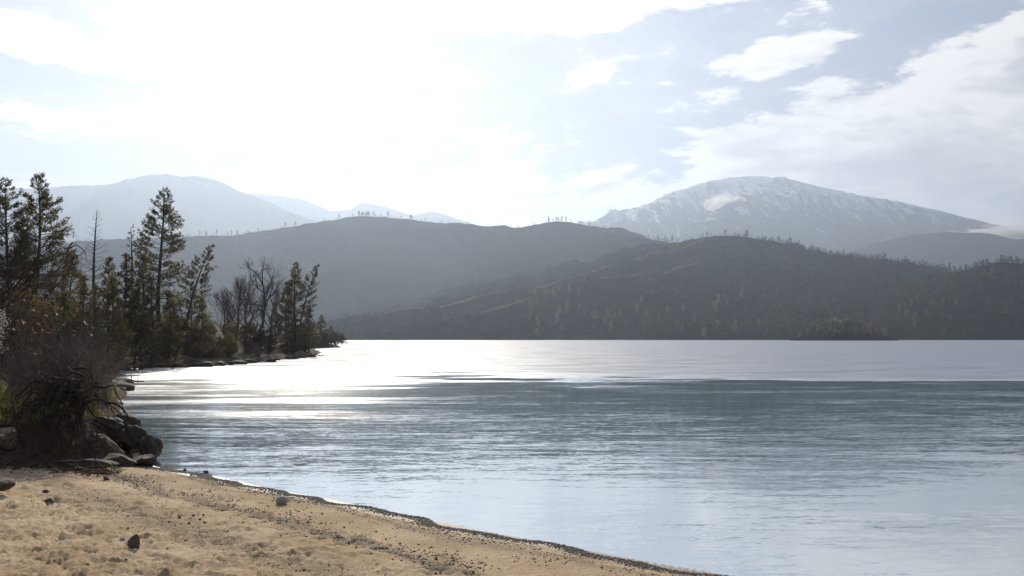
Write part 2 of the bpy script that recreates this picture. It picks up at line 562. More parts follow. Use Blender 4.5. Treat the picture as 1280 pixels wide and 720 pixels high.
def grid_faces(nu, nv):
    i, j = np.meshgrid(np.arange(nu - 1), np.arange(nv - 1), indexing='ij')
    a = i * nv + j
    return np.stack([a, a + nv, a + nv + 1, a + 1], -1).reshape(-1, 4)


# ------------------------------------------------------------------ beach
shore_px = [(900, 718), (790, 699), (693, 680), (595, 662), (498, 641), (400, 621.5), (344, 612.5), (281, 597), (234, 589.5), (200, 584.5)]
shore = [tuple(on_level(*q)[:2]) for q in shore_px]
beach_poly = [(120, -120), (30, -14), (14, 1.5), (8.5, 6.8), (5.2, 10.3)] + shore + [(-9.3, 25.5), (-12, 30), (-60, 34), (-160, 20), (-160, -120)]


def beach_h(P, detail=True):
    d, _ = seg_dist(P, beach_poly, True)
    d = d + .12 * perlin(P[:, 0] * .8, P[:, 1] * .8, 3) + .03 * perlin(P[:, 0] * 4, P[:, 1] * 4, 5)
    s = np.where(inside(P, beach_poly), d, -d)
    z = np.where(s > 0, .085 * s - .0009 * np.minimum(s, 40) ** 2, .12 * s)
    z = z + .05 * np.exp(-((s - 1.1) / .45) ** 2) + .035 * np.exp(-((s - 3.4) / .6) ** 2)
    return z, s


tt = np.linspace(-.66, .36, 640); yy = 5.4 * (31 / 5.4) ** np.linspace(0, 1, 300)
T, Y = np.meshgrid(tt, yy, indexing='ij')
P = np.stack([(T * Y).ravel(), Y.ravel()], 1)
z, s = beach_h(P)
x, y = P.T
lum = sstep(1.8, 5, s)                                   # trampled dry sand further up
wx_ = x + .25 * perlin(x * 1.1, y * 1.1, 70); wy_ = y + .25 * perlin(x * 1.1, y * 1.1, 71)
patch = sstep(-.25, .25, fbm(x * .5, y * .5, 2, 21))
z += lum * (.35 + .65 * patch) * (.19 * fbm(wx_ * 2.4, wy_ * 4.0, 5, 11, .7) + .07 * fbm(wx_ * 11, wy_ * 13, 2, 31))
z += (.006 + .016 * sstep(0, 2.5, s)) * fbm(x * 16, y * 16, 3, 44, .6) + .03 * lum * fbm(x * .6, y * .6, 2, 9)
rng = np.random.default_rng(5)
for _ in range(620):                                     # footprints and scuffs
    cx, cy = rng.uniform(-9, 3.5), rng.uniform(6.5, 19)
    zz, ss = beach_h(np.array([[cx, cy]]))
    if ss[0] < 2.2 or rng.random() > (1.15 if cx < 0 else .6): continue
    a = rng.normal(.9, .6); L, W = rng.uniform(.13, .24), rng.uniform(.06, .11)
    k = np.where((abs(x - cx) < .6) & (abs(y - cy) < .6))[0]
    dx, dy = x[k] - cx, y[k] - cy
    u, v = (dx * math.cos(a) + dy * math.sin(a)) / L, (-dx * math.sin(a) + dy * math.cos(a)) / W
    q = np.sqrt(u * u + v * v)
    z[k] += rng.uniform(.02, .045) * (-np.exp(-q ** 3) + .55 * np.exp(-((q - 1.5) / .4) ** 2))
verts = np.stack([x, y, z], 1)
F = grid_faces(len(tt), len(yy))
F = F[(s[F].min(1) > -1.6)]
o = structure('beach', verts, F, M['sand'])
u_ = s + .12 * np.sin(x * 1.4) + .35 * fbm(x * .8, y * .8, 3, 60)
k_ = np.hypot(x - 2.6, y - 13)
grit = .7 * np.exp(-((s - .2) / .25) ** 2) + .75 * np.exp(-((u_ - 1.25 + .03 * k_) / .2) ** 2) + np.exp(-((u_ - 3.0 + .06 * k_) / .3) ** 2) + .7 * np.exp(-((u_ - 4.7 + .07 * k_) / .45) ** 2)
ga = o.data.attributes.new('grit', 'FLOAT', 'POINT'); ga.data.foreach_set('value', grit.astype(np.float32))
# the shore round and behind the camera, coarser
gx, gy = np.meshgrid(np.concatenate([np.linspace(-150, -30, 30), np.linspace(-28, 28, 80), np.linspace(30, 150, 30)]),
                     np.concatenate([np.linspace(-115, -20, 30), np.linspace(-19, 9, 50)]), indexing='ij')
P2 = np.stack([gx.ravel(), gy.ravel()], 1)
z2, s2_ = beach_h(P2)
z2 += -.06 + .05 * fbm(P2[:, 0] * .6, P2[:, 1] * .6, 3, 4) - .4 * sstep(5.2, 6.4, P2[:, 1]) * (np.abs(P2[:, 0] / np.maximum(P2[:, 1], 1)) < .62)
F = grid_faces(gx.shape[0], gx.shape[1]); F = F[s2_[F].min(1) > -6]
structure('sandy_shore', np.c_[P2, z2], F, M['sand'])

# ------------------------------------------------------------------ headland and earth bank
head_poly = [(-400, 2), (-60, 6), (-22, 16.5), (-12.5, 20.3), (-10.7, 21.2), (-9.6, 22.6), (-9.1, 24.4), (-9.5, 26.5), (-11.4, 31), (-15, 39),
             (-21.5, 57), (-27.5, 72), (-35.6, 90), (-39.5, 101), (-36, 104.5), (-32.5, 107), (-31, 118), (-32, 140), (-31.8, 158), (-32.3, 166), (-35.5, 185),
             (-40, 215), (-52, 240), (-58, 275), (-57, 300), (-54.5, 328), (-58.5, 346), (-62, 362), (-90, 385), (-160, 430), (-400, 470)]


def head_h(P):
    d, _ = seg_dist(P, head_poly, True)
    x, y = P.T
    d = np.where(inside(P, head_poly), d, -d)
    near = sstep(60, 25, y)
    d = d + (.5 + .6 * (1 - near)) * fbm(x * .45, y * .45, 4, 90, .6) * (1 + .5 * (y > 80))
    bank = (.4 + .95 * sstep(62, 40, y)) * sstep(-.05, 1.5, d) * (.8 + .45 * fbm(x * .35, y * .35, 3, 95))
    z = bank + (.16 - .13 * near) * np.clip(d, 0, 12) + (.16 - .12 * near) * np.clip(d - 8, 0, 50) + .05 * np.clip(d - 60, 0, 400)
    z += sstep(1, 6, d) * (.9 * fbm(x * .07, y * .07, 3, 92) + .35 * fbm(x * .3, y * .3, 3, 97))
    z += sstep(-.5, .5, d) * ((.1 + .25 * near) * fbm(x * 1.6, y * 1.6, 5, 93, .6, True) + .1)
    z = np.where(d < 0, .3 * d - .02, z)
    base = np.where(y < 27, .12 * sstep(27, 20, y), 0)
    return z + base * (d > -2), d


tt = np.linspace(-1.2, -.13, 480); yy = 13.5 * (470 / 13.5) ** np.linspace(0, 1, 330)
T, Y = np.meshgrid(tt, yy, indexing='ij')
P = np.stack([(T * Y).ravel(), Y.ravel()], 1)
z, d = head_h(P)
F = grid_faces(len(tt), len(yy)); F = F[d[F].max(1) > -1.2]
structure('headland', np.c_[P, z], F, M['earth'])


def ground_z(x, y):
    q = np.array([[float(x), float(y)]])
    a, _ = head_h(q); b, s = beach_h(q)
    return max(float(a[0]), float(b[0]) if s[0] > -1 else -9)


# ------------------------------------------------------------------ hills and mountains
class Terrain:
    def __init__(self, ridges, slope, gully, amp, seed, wave, r0=40, warp=0.0, floor=-7.0, shore=0, lift=17):
        self.lift = lift
        self.shore = shore
        self.r = [np.array([at(*q) for q in r]) if len(r[0]) == 3 and not isinstance(r, np.ndarray) else r for r in ridges]
        self.slope, self.gully, self.amp, self.seed, self.wave, self.r0, self.warp, self.floor = slope, gully, amp, seed, wave, r0, warp, floor

    def h(self, P):
        x, y = P.T
        w = self.wave
        Q = P
        if self.warp:
            Q = P + self.warp * np.stack([fbm(x / w / 1.7, y / w / 1.7, 3, self.seed + 1), fbm(x / w / 1.7, y / w / 1.7, 3, self.seed + 2)], 1)
        z = np.full(len(P), -1e9); dm = np.full(len(P), 1e9)
        for r in self.r:
            d, k = seg_dist(Q, r)
            i = np.clip(k.astype(int), 0, len(r) - 2); f = k - i
            hh = r[i, 2] * (1 - f) + r[i + 1, 2] * f
            c = hh - self.slope * (np.sqrt(d * d + self.r0 ** 2) - self.r0)
            z = np.maximum(z, c) + 6 * np.exp(-np.abs(z - c) / 12.0) * (z > -1e8)
            dm = np.minimum(dm, d)
        a = np.minimum(dm * self.gully, self.amp)
        z = z + a * 1.6 * (fbm(x / w, y / w, 6, self.seed, .5, True) - .16) + np.minimum(a, self.amp * .12) * fbm(x / w * 8, y / w * 8, 3, self.seed + 5)
        z += self.amp * .035 * fbm(x / w * 5, y / w * 5, 3, self.seed + 8)
        if self.shore:
            ys = y + 25 * fbm(x / 90, y / 90, 3, 3)
            z = np.minimum(z, np.where(ys < self.shore + 160, (ys - self.shore) * .35, 1e9))
            z = np.maximum(z, -7 + self.lift * sstep(self.shore - 10, self.shore + 90, ys) + 2.0 * fbm(x / 40, y / 40, 3, 6))
        return np.maximum(z, self.floor)

    def build(self, name, t0, t1, nt, y0, y1, ny, m, track=None):
        tt = np.linspace(t0, t1, nt); yy = y0 * (y1 / y0) ** np.linspace(0, 1, ny)
        T, Y = np.meshgrid(tt, yy, indexing='ij')
        P = np.stack([(T * Y).ravel(), Y.ravel()], 1)
        z = self.h(P)
        F = grid_faces(nt, ny); F = F[z[F].max(1) > self.floor + .01]
        o = structure(name, np.c_[P, z], F, m)
        if track is not None:
            a = np.zeros(len(P), np.float32)
            for r, wd in track:
                r = np.array([at(*q) for q in r])
                d, _ = seg_dist(P, r)
                a = np.maximum(a, np.exp(-(d / wd) ** 2))
            at_ = o.data.attributes.new('track', 'FLOAT', 'POINT')
            if len(o.data.vertices) == len(a): at_.data.foreach_set('value', a.astype(np.float32))
        return o


crest_back = [(-500, 330, 3300), (-150, 312, 3500), (60, 306, 3600), (150, 302, 3700), (230, 300, 3800), (300, 297, 3800), (350, 287, 3850), (400, 281, 3900), (430, 276, 3950),
              (454, 272, 4000), (500, 276, 4000), (537, 279, 4000), (573, 280, 3950), (610, 284, 3900), (645, 287, 3850), (680, 282, 3800), (698, 279, 3750),
              (724, 286, 3650), (760, 291, 3550), (813, 300, 3400), (860, 306, 3300), (960, 318, 3200), (1200, 350, 3200), (1500, 360, 3200)]
hill_back = Terrain([crest_back, [(454, 272, 4000), (470, 320, 3300), (490, 360, 2800), (500, 395, 2400)],
                     [(300, 297, 3800), (290, 340, 3200), (300, 390, 2500)], [(698, 279, 3750), (670, 310, 3200), (640, 350, 2700)]], .26, .34, 130, 11, 480, 60, 60, shore=2080, lift=34)
hill_back.build('hill', -.95, .75, 460, 2050, 5200, 150, M['hill_far'])
trk1 = [(880, 302, 2600), (855, 311, 2480), (820, 317, 2380), (800, 325, 2300), (790, 329, 2260), (762, 332, 2200), (730, 342, 2120), (695, 353, 2060),
        (680, 359, 2040), (630, 363, 1990), (612, 367, 1960), (580, 376, 1920), (551, 384, 1880), (508, 385, 1840), (472, 393, 1800), (421, 398, 1760), (330, 408, 1730)]
trk2 = [(890, 328, 2300), (870, 332, 2220), (850, 336, 2150), (830, 343, 2080), (800, 347, 2000), (755, 346, 1930), (700, 364, 1830), (640, 386, 1730), (590, 402, 1640)]
trk3 = [(660, 378, 1760), (623, 388, 1700), (580, 397, 1650), (540, 404, 1610), (480, 413, 1560)]
crest_front = [(850, 320, 2800), (865, 305, 2700), (880, 300, 2650), (920, 298, 2600), (950, 304, 2580), (1000, 312, 2500), (1050, 321, 2450), (1090, 325, 2400),
               (1110, 328, 2400), (1150, 336, 2350), (1190, 346, 2300), (1230, 352, 2300), (1500, 372, 2300)]
hill_front = Terrain([crest_front, trk1, trk2, trk3, [(960, 306, 2560), (985, 345, 2200), (970, 385, 1850), (950, 416, 1560)],
                      [(1100, 327, 2400), (1085, 352, 2080), (1055, 388, 1780), (1040, 415, 1560)], [(800, 346, 2000), (810, 380, 1750), (830, 412, 1560)],
                      [(920, 298, 2600), (890, 350, 2100), (880, 395, 1700)]], .27, .42, 85, 23, 250, 25, 40, shore=1460)
hill_front.build('hill', -.34, .9, 560, 1430, 3300, 230, M['hill_near'], [(trk1, 9), (trk2[1:6], 9), (trk3[:4], 8)])
hill_right = Terrain([[(1120, 372, 1900), (1150, 356, 1950), (1190, 346, 1980), (1210, 339, 1980), (1240, 332, 1960), (1280, 333, 1940), (1340, 331, 1930), (1500, 325, 2000), (2000, 330, 2200)],
                      [(1240, 332, 1960), (1180, 375, 1700), (1150, 408, 1550)], [(1500, 325, 2000), (1400, 380, 1600)]], .33, .4, 60, 41, 200, 25, 30, shore=1470)
hill_right.build('hill', .33, 1.1, 330, 1440, 2700, 170, M['hill_near'])
islet = Terrain([[(1010, 419, 1185), (1040, 414, 1195), (1070, 413, 1190), (1100, 419, 1185)]], .42, .3, 2, 51, 20, 6, 2)
islet.build('islet', .27, .38, 150, 1140, 1240, 60, M['hill_near'])

lower_spur = Terrain([[(980, 330, 5800), (1030, 326, 5900), (1070, 314, 6000), (1100, 303, 6100), (1140, 294, 6200), (1180, 291, 6200), (1230, 292, 6300), (1260, 298, 6300), (1300, 306, 6300), (1500, 300, 6500)],
                      [(1180, 291, 6200), (1150, 330, 5300), (1120, 350, 4800)]], .3, .2, 90, 61, 700, 80, 60)
lower_spur.build('mountain', .2, .85, 280, 4300, 8000, 140, M['lower'])
peak = Terrain([[(560, 330, 8600), (640, 300, 8800), (700, 287, 9000), (730, 281, 9100), (770, 275, 9200), (800, 260, 9300), (830, 247, 9400), (850, 238, 9450), (880, 228, 9500), (910, 222, 9500), (940, 220, 9500),
                 (975, 222, 9450), (1010, 229, 9400), (1040, 237, 9300), (1080, 246, 9200), (1130, 254, 9050), (1180, 265, 8900), (1220, 275, 8800), (1280, 290, 8600), (1400, 305, 8500), (1700, 320, 8500)],
                [(940, 220, 9500), (930, 250, 8400), (900, 290, 7200), (880, 320, 6300)], [(1080, 246, 9200), (1060, 280, 8000), (1040, 320, 6600)], [(850, 238, 9450), (800, 290, 7900)]],
               .36, .34, 260, 71, 620, 70, 110)
peak.build('mountain', -.05, .8, 460, 5600, 12000, 170, M['peak'])
left_range = Terrain([[(-700, 250, 9500), (-300, 240, 9700), (-60, 236, 9800), (60, 236, 9900), (110, 233, 10000), (150, 234, 10000), (178, 224, 10000), (198, 219, 10000), (215, 219, 10000), (232, 222, 10000), (246, 220, 10000), (262, 224, 9900),
                       (280, 233, 9800), (300, 241, 9700), (320, 252, 9500), (350, 264, 9200), (400, 290, 8600), (450, 320, 8000)],
                      [(198, 219, 10000), (185, 265, 8500), (170, 310, 7200)], [(60, 236, 9900), (70, 280, 8300), (50, 320, 7000)]], .33, .2, 150, 81, 900, 110, 80)
left_range.build('mountain', -1.2, -.1, 420, 5600, 13000, 150, M['range'])
range_2 = Terrain([[(200, 262, 12500), (280, 246, 12500), (310, 242, 12500), (335, 243, 12500), (352, 245, 12500), (380, 250, 12500), (395, 256, 12500), (415, 264, 12500), (440, 262, 12600),
                    (455, 253, 12600), (475, 257, 12600), (498, 264, 12600), (515, 270, 12600), (538, 265, 12600), (560, 270, 12700), (585, 279, 12800), (640, 290, 12800), (720, 300, 12800)]], .33, .2, 170, 85, 900, 70, 60)
range_2.build('mountain', -.45, .12, 330, 9500, 15000, 110, M['range'])

# ------------------------------------------------------------------ plant builders
UP = np.array((0, 0, 1.))


def conifer(name, H, W, seed, base=.2, nb=60, tuft=True, top=1.0, curve=.0, leaf=.26, lw=.075, per=13, mat_l='needles', mat_b='bark', droop=.2, bare=0.0, prof=.75):
    """trunk, limbs and needle crown of a pine; bare = share of limbs without needles"""
    rng = np.random.default_rng(seed)
    root = empty(name)
    zs = np.linspace(0, H * top, 12); f = zs / H
    bend = np.stack([curve * H * f ** 1.6 + .012 * H * np.sin(f * 5 + seed), .01 * H * np.sin(f * 7 + seed * 2), zs], 1)
    r = .0155 * H * (1 - f) ** .85 + .012
    tb = MB(); tb.tube(bend, r, 7)
    part('trunk', tb.mesh('trunk', M[mat_b]), root)
    lb, cb = MB(), MB()
    for k in range(nb):
        fz = base + (top - .015 - base) * ((k + rng.random()) / nb) ** .92
        q = (fz - base) / (1 - base)
        L = W * (max(1 - q, .0) ** prof * (.55 + .45 * min(1, q * 4 + .3)) + .05) * rng.uniform(.55, 1.2)
        az = k * 2.4 + rng.normal(0, .5)
        c0 = np.array([np.interp(fz * H, zs, bend[:, i]) for i in range(3)])
        up = -droop + .75 * q + rng.normal(0, .12)
        d = np.array((math.cos(az), math.sin(az), up)); d /= np.linalg.norm(d)
        s = np.linspace(0, 1, 6)[:, None]
        p = c0 + d * L * s + UP * L * (.28 * s ** 2.2) + rng.normal(0, .02, (6, 3)) * L * s
        lb.tube(p, np.linspace(.012 + .011 * L, .005, 6), 3)
        side = np.cross(d, UP)
        twigs = []
        for sgn in (-1, 1):
            for u in ((.45, .7) if L > .9 else (.6,)):
                a = np.array([np.interp(u, s[:, 0], p[:, i]) for i in range(3)])
                e = a + (side * sgn * .7 + d * .6 + UP * .12) * L * .36 * rng.uniform(.6, 1.2)
                lb.tube(np.array([a, (a + e) / 2 + UP * .03, e]), np.array([.011, .008, .004]), 3)
                twigs.append((a, e))
        if not tuft or rng.random() < bare: continue
        cs = []
        for u in np.linspace(.5, 1, max(2, int(1 + L * 2.2))):
            cs.append([np.interp(u, s[:, 0], p[:, i]) for i in range(3)])
        for a, e in twigs:
            cs += [list(e), list(a * .4 + e * .6)]
        cs = np.array(cs)
        if rng.random() < .3 or q > .8: cs = cs[::2]
        n = len(cs)
        cc = np.repeat(cs, per, 0) + rng.normal(0, .05, (n * per, 3))
        dd = rng.normal(size=(n * per, 3)) * .8 + UP * .35 + d * .55
        cb.leaves(cc, dd, leaf, lw, rng)
    part('limbs', lb.mesh('limbs', M[mat_b]), root)
    if tuft: part('crown', cb.mesh('crown', M[mat_l]), root)
    return root


def grow(mb, p, d, L, r, depth, rng, spread, up, tips, sides=4, kids_=(2, 4), wob=.18):
    n = 5
    pts = [p]; dd = d.copy()
    for i in range(n):
        dd = dd + rng.normal(0, wob, 3) * .5 + UP * up * .12
        dd /= np.linalg.norm(dd)
        pts.append(pts[-1] + dd * L / n)
    pts = np.array(pts)
    mb.tube(pts, np.linspace(r, r * .55, n + 1), sides)
    if depth == 0:
        tips.append((pts[-1], dd)); tips.append((pts[3], dd)); return
    for k in range(rng.integers(*kids_) + (1 if depth > 1 else 2)):
        u = rng.uniform(.35, 1.0) if k else 1.0
        q = np.array([np.interp(u * n, np.arange(n + 1), pts[:, i]) for i in range(3)])
        nd = dd + rng.normal(0, 1, 3) * spread; nd /= np.linalg.norm(nd)
        grow(mb, q, nd, L * rng.uniform(.55, .8), r * .55, depth - 1, rng, spread, up, tips, 3, kids_, wob)


def bare_tree(name, H, seed, mat_b, mat_t, d0=(0, 0, 1), depth=4, spread=.55, up=.4, leaf=None, r=None, leaf_n=3, ll=.16, lw=.08):
    rng = np.random.default_rng(seed)
    root = empty(name)
    tb, lb, tips = MB(), MB(), []
    d0 = np.array(d0, float); d0 /= np.linalg.norm(d0)
    r = r or .02 * H
    s = np.linspace(0, 1, 8)[:, None]
    wob = np.cumsum(rng.normal(0, .012, (8, 3)), 0) * H; wob[0] = 0
    p = d0 * H * .62 * s + wob + UP * .06 * H * s ** 2
    tb.tube(p, np.linspace(r, r * .4, 8), 6)
    for k in range(11):
        u = .25 + .75 * (k + rng.random()) / 11 if k else 1.0
        q = np.array([np.interp(u, s[:, 0], p[:, i]) for i in range(3)])
        nd = d0 * (.9 + .5 * (u > .9)) + rng.normal(0, 1, 3) * np.array((spread * 1.4, spread * 1.4, spread * .5)); nd /= np.linalg.norm(nd)
        grow(lb, q, nd, H * .25 * (1.15 - .5 * u), r * .36, depth - 1, rng, spread, up, tips)
    part('trunk', tb.mesh('trunk', M[mat_b]), root)
    part('branches', lb.mesh('branches', M[mat_t]), root)
    if leaf:
        c = np.array([t[0] for t in tips]); d = np.array([t[1] for t in tips])
        fb_ = MB(); n = leaf_n
        fb_.leaves(np.repeat(c, n, 0) + rng.normal(0, .08, (len(c) * n, 3)), np.repeat(d, n, 0) + rng.normal(0, .8, (len(c) * n, 3)), ll, lw, rng)
        part('foliage', fb_.mesh('foliage', M[leaf]), root)
    return root


def shrub(name, H, W, seed, leaf, twig='brown_twig', n=2600, ll=.17, lw=.09, stems=26):
    """leafy shrub: stems fanning out, leaves in clumps with gaps between them"""
    rng = np.random.default_rng(seed)
    root = empty(name)
    sb, fb_, cs = MB(), MB(), []
    for k in range(stems):
        a = rng.uniform(0, 2 * math.pi); rr = W * .5 * math.sqrt(rng.random())
        hh = H * (1 - .55 * (rr / (W * .5)) ** 2) * rng.uniform(.6, 1.08)
        e = np.array((math.cos(a) * rr, math.sin(a) * rr, hh))
        s = np.linspace(0, 1, 5)[:, None]
        p = e * s + np.array((math.cos(a), math.sin(a), 0)) * rr * .25 * np.sin(s * math.pi) + rng.normal(0, .04, (5, 3)) * s
        sb.tube(p, np.linspace(.03, .008, 5), 3)
        for u in (.45, .62, .78, .9, 1.0):
            q = np.array([np.interp(u, s[:, 0], p[:, i]) for i in range(3)])
            cs.append(q + rng.normal(0, .18, 3) * W * .25)
            t = q + rng.normal(0, 1, 3) * np.array((.2, .2, .12)) * W * .7 + UP * .1
            sb.tube(np.array([q, (q + t) / 2, t]), np.array([.01, .007, .003]), 3)
            cs.append(t)
    cs = np.array(cs); cs[:, 2] = np.maximum(cs[:, 2], .05)
    per = max(1, n // len(cs))
    w_ = rng.uniform(.3, 1.5, len(cs)); idx = rng.choice(len(cs), n, p=w_ / w_.sum())
    fb_.leaves(cs[idx] + rng.normal(0, .13, (n, 3)), rng.normal(size=(n, 3)) + UP * .4, ll, lw, rng)
    part('stems', sb.mesh('stems', M[twig]), root)
    part('foliage', fb_.mesh('foliage', M[leaf]), root)
    return root


def twig_shrub(name, H, W, seed, twig, n=150, r=.016, arch=.35, bias=(0, 0)):
    """leafless bush of many thin arching stems"""
    rng = np.random.default_rng(seed)
    root = empty(name)
    sb, tb = MB(), MB()
    for k in range(n):
        a = rng.uniform(0, 2 * math.pi); rr = W * .5 * rng.uniform(.1, 1)
        e = np.array((math.cos(a) * rr + bias[0] * rng.random(), math.sin(a) * rr + bias[1] * rng.random(), H * rng.uniform(.35, 1.05) * (1 - .35 * rr / (W * .5))))
        s = np.linspace(0, 1, 7)[:, None]
        st = rng.normal(0, .35, 3) * np.array((1, 1, 0)) * W * .3
        p = st * (1 - s) + e * s + UP * arch * H * np.sin(s * math.pi) * rng.uniform(-.1, .8) + np.cumsum(rng.normal(0, .045, (7, 3)), 0) * H
        (sb if k % 2 else sb).tube(p, np.linspace(r * rng.uniform(.5, 1.1), r * .25, 7), 3)
        for q in range(5):
            u = rng.uniform(.35, 1); c = np.array([np.interp(u, s[:, 0], p[:, i]) for i in range(3)])
            d = (e - st); d = d / np.linalg.norm(d) + rng.normal(0, .65, 3)
            L = H * rng.uniform(.1, .32)
            m_ = c + d * L * .5 + rng.normal(0, .03, 3)
            tb.tube(np.array([c, m_, c + d * L + UP * L * .15]), np.array([r * .4, r * .3, r * .15]), 3)
    part('stems', sb.mesh('stems', M[twig]), root)
    part('twigs', tb.mesh('twigs', M[twig]), root)
    return root


def stand(proto, px, top, Y, H, label=None, group=None, rz=0.0, sx=1.0, cat=None, sink=.1):
    """plant a tree of built height H so that its top reaches the given height of the view"""
    x = float(at(px, 400, Y)[0]); gz = ground_z(x, Y) - sink
    zt = float(at(px, top, Y)[2])
    sc = max(.15, (zt - gz) / H)
    return place(proto, (x, Y, gz), rz, (sc * sx, sc * sx, sc), label, group)


# ------------------------------------------------------------------ trees on the headland
pine_a = conifer('pine_tree', 14, 3.3, 3, base=.22, nb=92, per=13, leaf=.25, lw=.07)
pine_b = conifer('pine_tree', 13, 3.0, 8, base=.06, nb=100, per=13, leaf=.26, lw=.075, mat_l='young_needles')
pine_c = conifer('pine_tree', 13, 3.3, 15, base=.18, nb=74, per=12, leaf=.25, lw=.07, curve=.26, bare=.1)
pine_d = conifer('pine_tree', 7, 1.5, 21, base=.05, nb=58, per=9, leaf=.24, lw=.08, mat_l='young_needles', droop=.05)
pine_e = conifer('pine_tree', 7, 1.25, 29, base=.1, nb=50, per=7, leaf=.22, lw=.08, droop=.1)
snag_a = conifer('dead_conifer', 12, 2.5, 33, base=.1, nb=84, tuft=False, mat_b='grey_bark', droop=.35, prof=.8)
snag_b = conifer('dying_conifer', 11, 1.9, 37, base=.12, nb=64, per=5, leaf=.2, lw=.07, mat_b='grey_bark', bare=.72, droop=.25)
for t in (pine_a, pine_b, pine_c, pine_d, pine_e): tag(t, cat='pine tree')
tag(snag_a, cat='dead tree'); tag(snag_b, cat='conifer')
stand(pine_a, 200, 237, 110, 14, 'tallest pine on the headland, dark open crown of separate tufts on a bare lower trunk', rz=.4)
stand(pine_a, 45, 217, 76, 14, 'tall dark pine near the left edge, its crown crossed by bare branches', rz=2.1)
stand(pine_a, 6, 224, 70, 14, 'tall pine cut by the left edge of the view behind bare branches', rz=3.6)
stand(pine_b, 26, 292, 72, 13, 'broad green pine low between the two tall pines at the left edge', rz=1.0)
stand(snag_a, 118, 262, 98, 12, 'dead grey conifer with a spire top and thin upturned bare limbs', rz=.2)
stand(snag_b, 163, 283, 112, 11, 'thin dying conifer with sparse needles just left of the tallest pine', rz=.6)
c = stand(pine_c, 230, 307, 120, 13, 'pine leaning right over the water with a wispy crown', rz=-.15)
stand(pine_b, 369, 328, 176, 13, 'straight upright pine beside a leaning one near the headland tip', rz=.3)
stand(pine_c, 373, 331, 181, 13, 'leaning pine at the headland tip, crossing behind an upright pine', rz=.1, sx=.8)
stand(pine_d, 358, 352, 178, 7, 'smaller olive pine on the left flank of the headland tip pair', rz=1.2)
lab = [(63, 338, 82, pine_d, 'short olive pine below the tall pine near the left edge'), (88, 318, 88, pine_d, 'slim olive pine right of the broken-topped snag'),
       (103, 345, 84, pine_d, 'bushy young pine in front of the dead grey conifer, to its left'), (136, 322, 92, pine_e, 'narrow dark pine just right of the dead grey conifer'),
       (141, 346, 86, pine_d, 'olive young pine lit at its edges, low beside the narrow dark pine'), (155, 318, 96, pine_e, 'narrow dark pine in front of the thin dying conifer'),
       (178, 322, 104, pine_e, 'slim dark pine close left of the tallest pine trunk'), (190, 348, 102, pine_e, 'narrow pine in front of the tallest pine trunk'),
       (212, 366, 104, pine_d, 'low young pine at the foot of the tallest pine, right side'), (170, 362, 96, pine_d, 'low olive pine below the slim dark pine beside the tallest one'),
       (118, 356, 80, pine_e, 'low dark pine under the dead grey conifer'), (80, 366, 74, pine_d, 'low young pine in the dark thicket left of the bay'),
       (252, 372, 124, pine_d, 'young pine right of the leaning pine trunk'), (240, 352, 130, pine_e, 'slender pine behind the leaning pine'),
       (344, 378, 172, pine_d, 'low olive pine between the bare oak and the tip pines'), (386, 386, 180, pine_d, 'low pine right of the two pines at the headland tip')]
for i, (px, top, Y, pr, l) in enumerate(lab):
    stand(pr, px, top, Y, 7, l, rz=i * 1.3, sx=1.05)
# snag with a hooked broken top
sb = empty('broken_snag'); mb_ = MB()
mb_.tube([(0, 0, 0), (.1, 0, 3), (.3, 0, 6), (.45, 0, 7.6), (.75, .1, 8.1)], [.17, .14, .1, .07, .04], 6)
part('trunk', mb_.mesh('trunk', M['grey_bark']), sb); mb_ = MB()
for p in ([(.45, 0, 7.6), (1.0, .1, 7.9), (1.5, .2, 7.5), (1.7, .2, 6.8)], [(.3, 0, 6), (.9, .2, 6.3), (1.3, .3, 5.8)], [(.25, 0, 5), (-.5, -.2, 5.3), (-.9, -.3, 4.8)], [(.3, 0, 6.8), (-.2, .2, 6.4), (-.4, .3, 5.6)], [(.2, 0, 4.4), (.9, -.2, 4.9), (1.2, -.3, 4.3)]):
    mb_.tube(p, np.linspace(.05, .015, len(p)), 4)
part('limbs', mb_.mesh('limbs', M['grey_bark']), sb); tag(sb, cat='dead tree')
stand(sb, 74, 302, 84, 8.1, 'grey dead snag with a hooked broken top, left of the dead conifer')
# bare broadleaved trees
oak = bare_tree('bare_oak', 9, 61, 'grey_bark', 'grey_bark', depth=4, spread=.62, up=.3)
tag(oak, cat='bare tree')
stand(oak, 324, 330, 150, 8.3, 'leafless oak with a forked twisting crown near the middle of the headland', rz=.5)
red = bare_tree('bare_tree', 7, 67, 'red_twig', 'red_twig', depth=4, spread=.4, up=.8); tag(red, cat='bare tree')
for i, (px, top, Y, l) in enumerate([(296, 344, 140, 'tallest of the reddish leafless trees, left of the bare oak'), (309, 352, 143, 'reddish leafless tree close beside the bare oak'),
                                     (281, 362, 134, 'small reddish leafless tree right of the leaning pine'), (338, 360, 152, 'reddish leafless tree just right of the bare oak')]):
    stand(red, px, top, Y, 6.6, l, rz=i * 1.9)
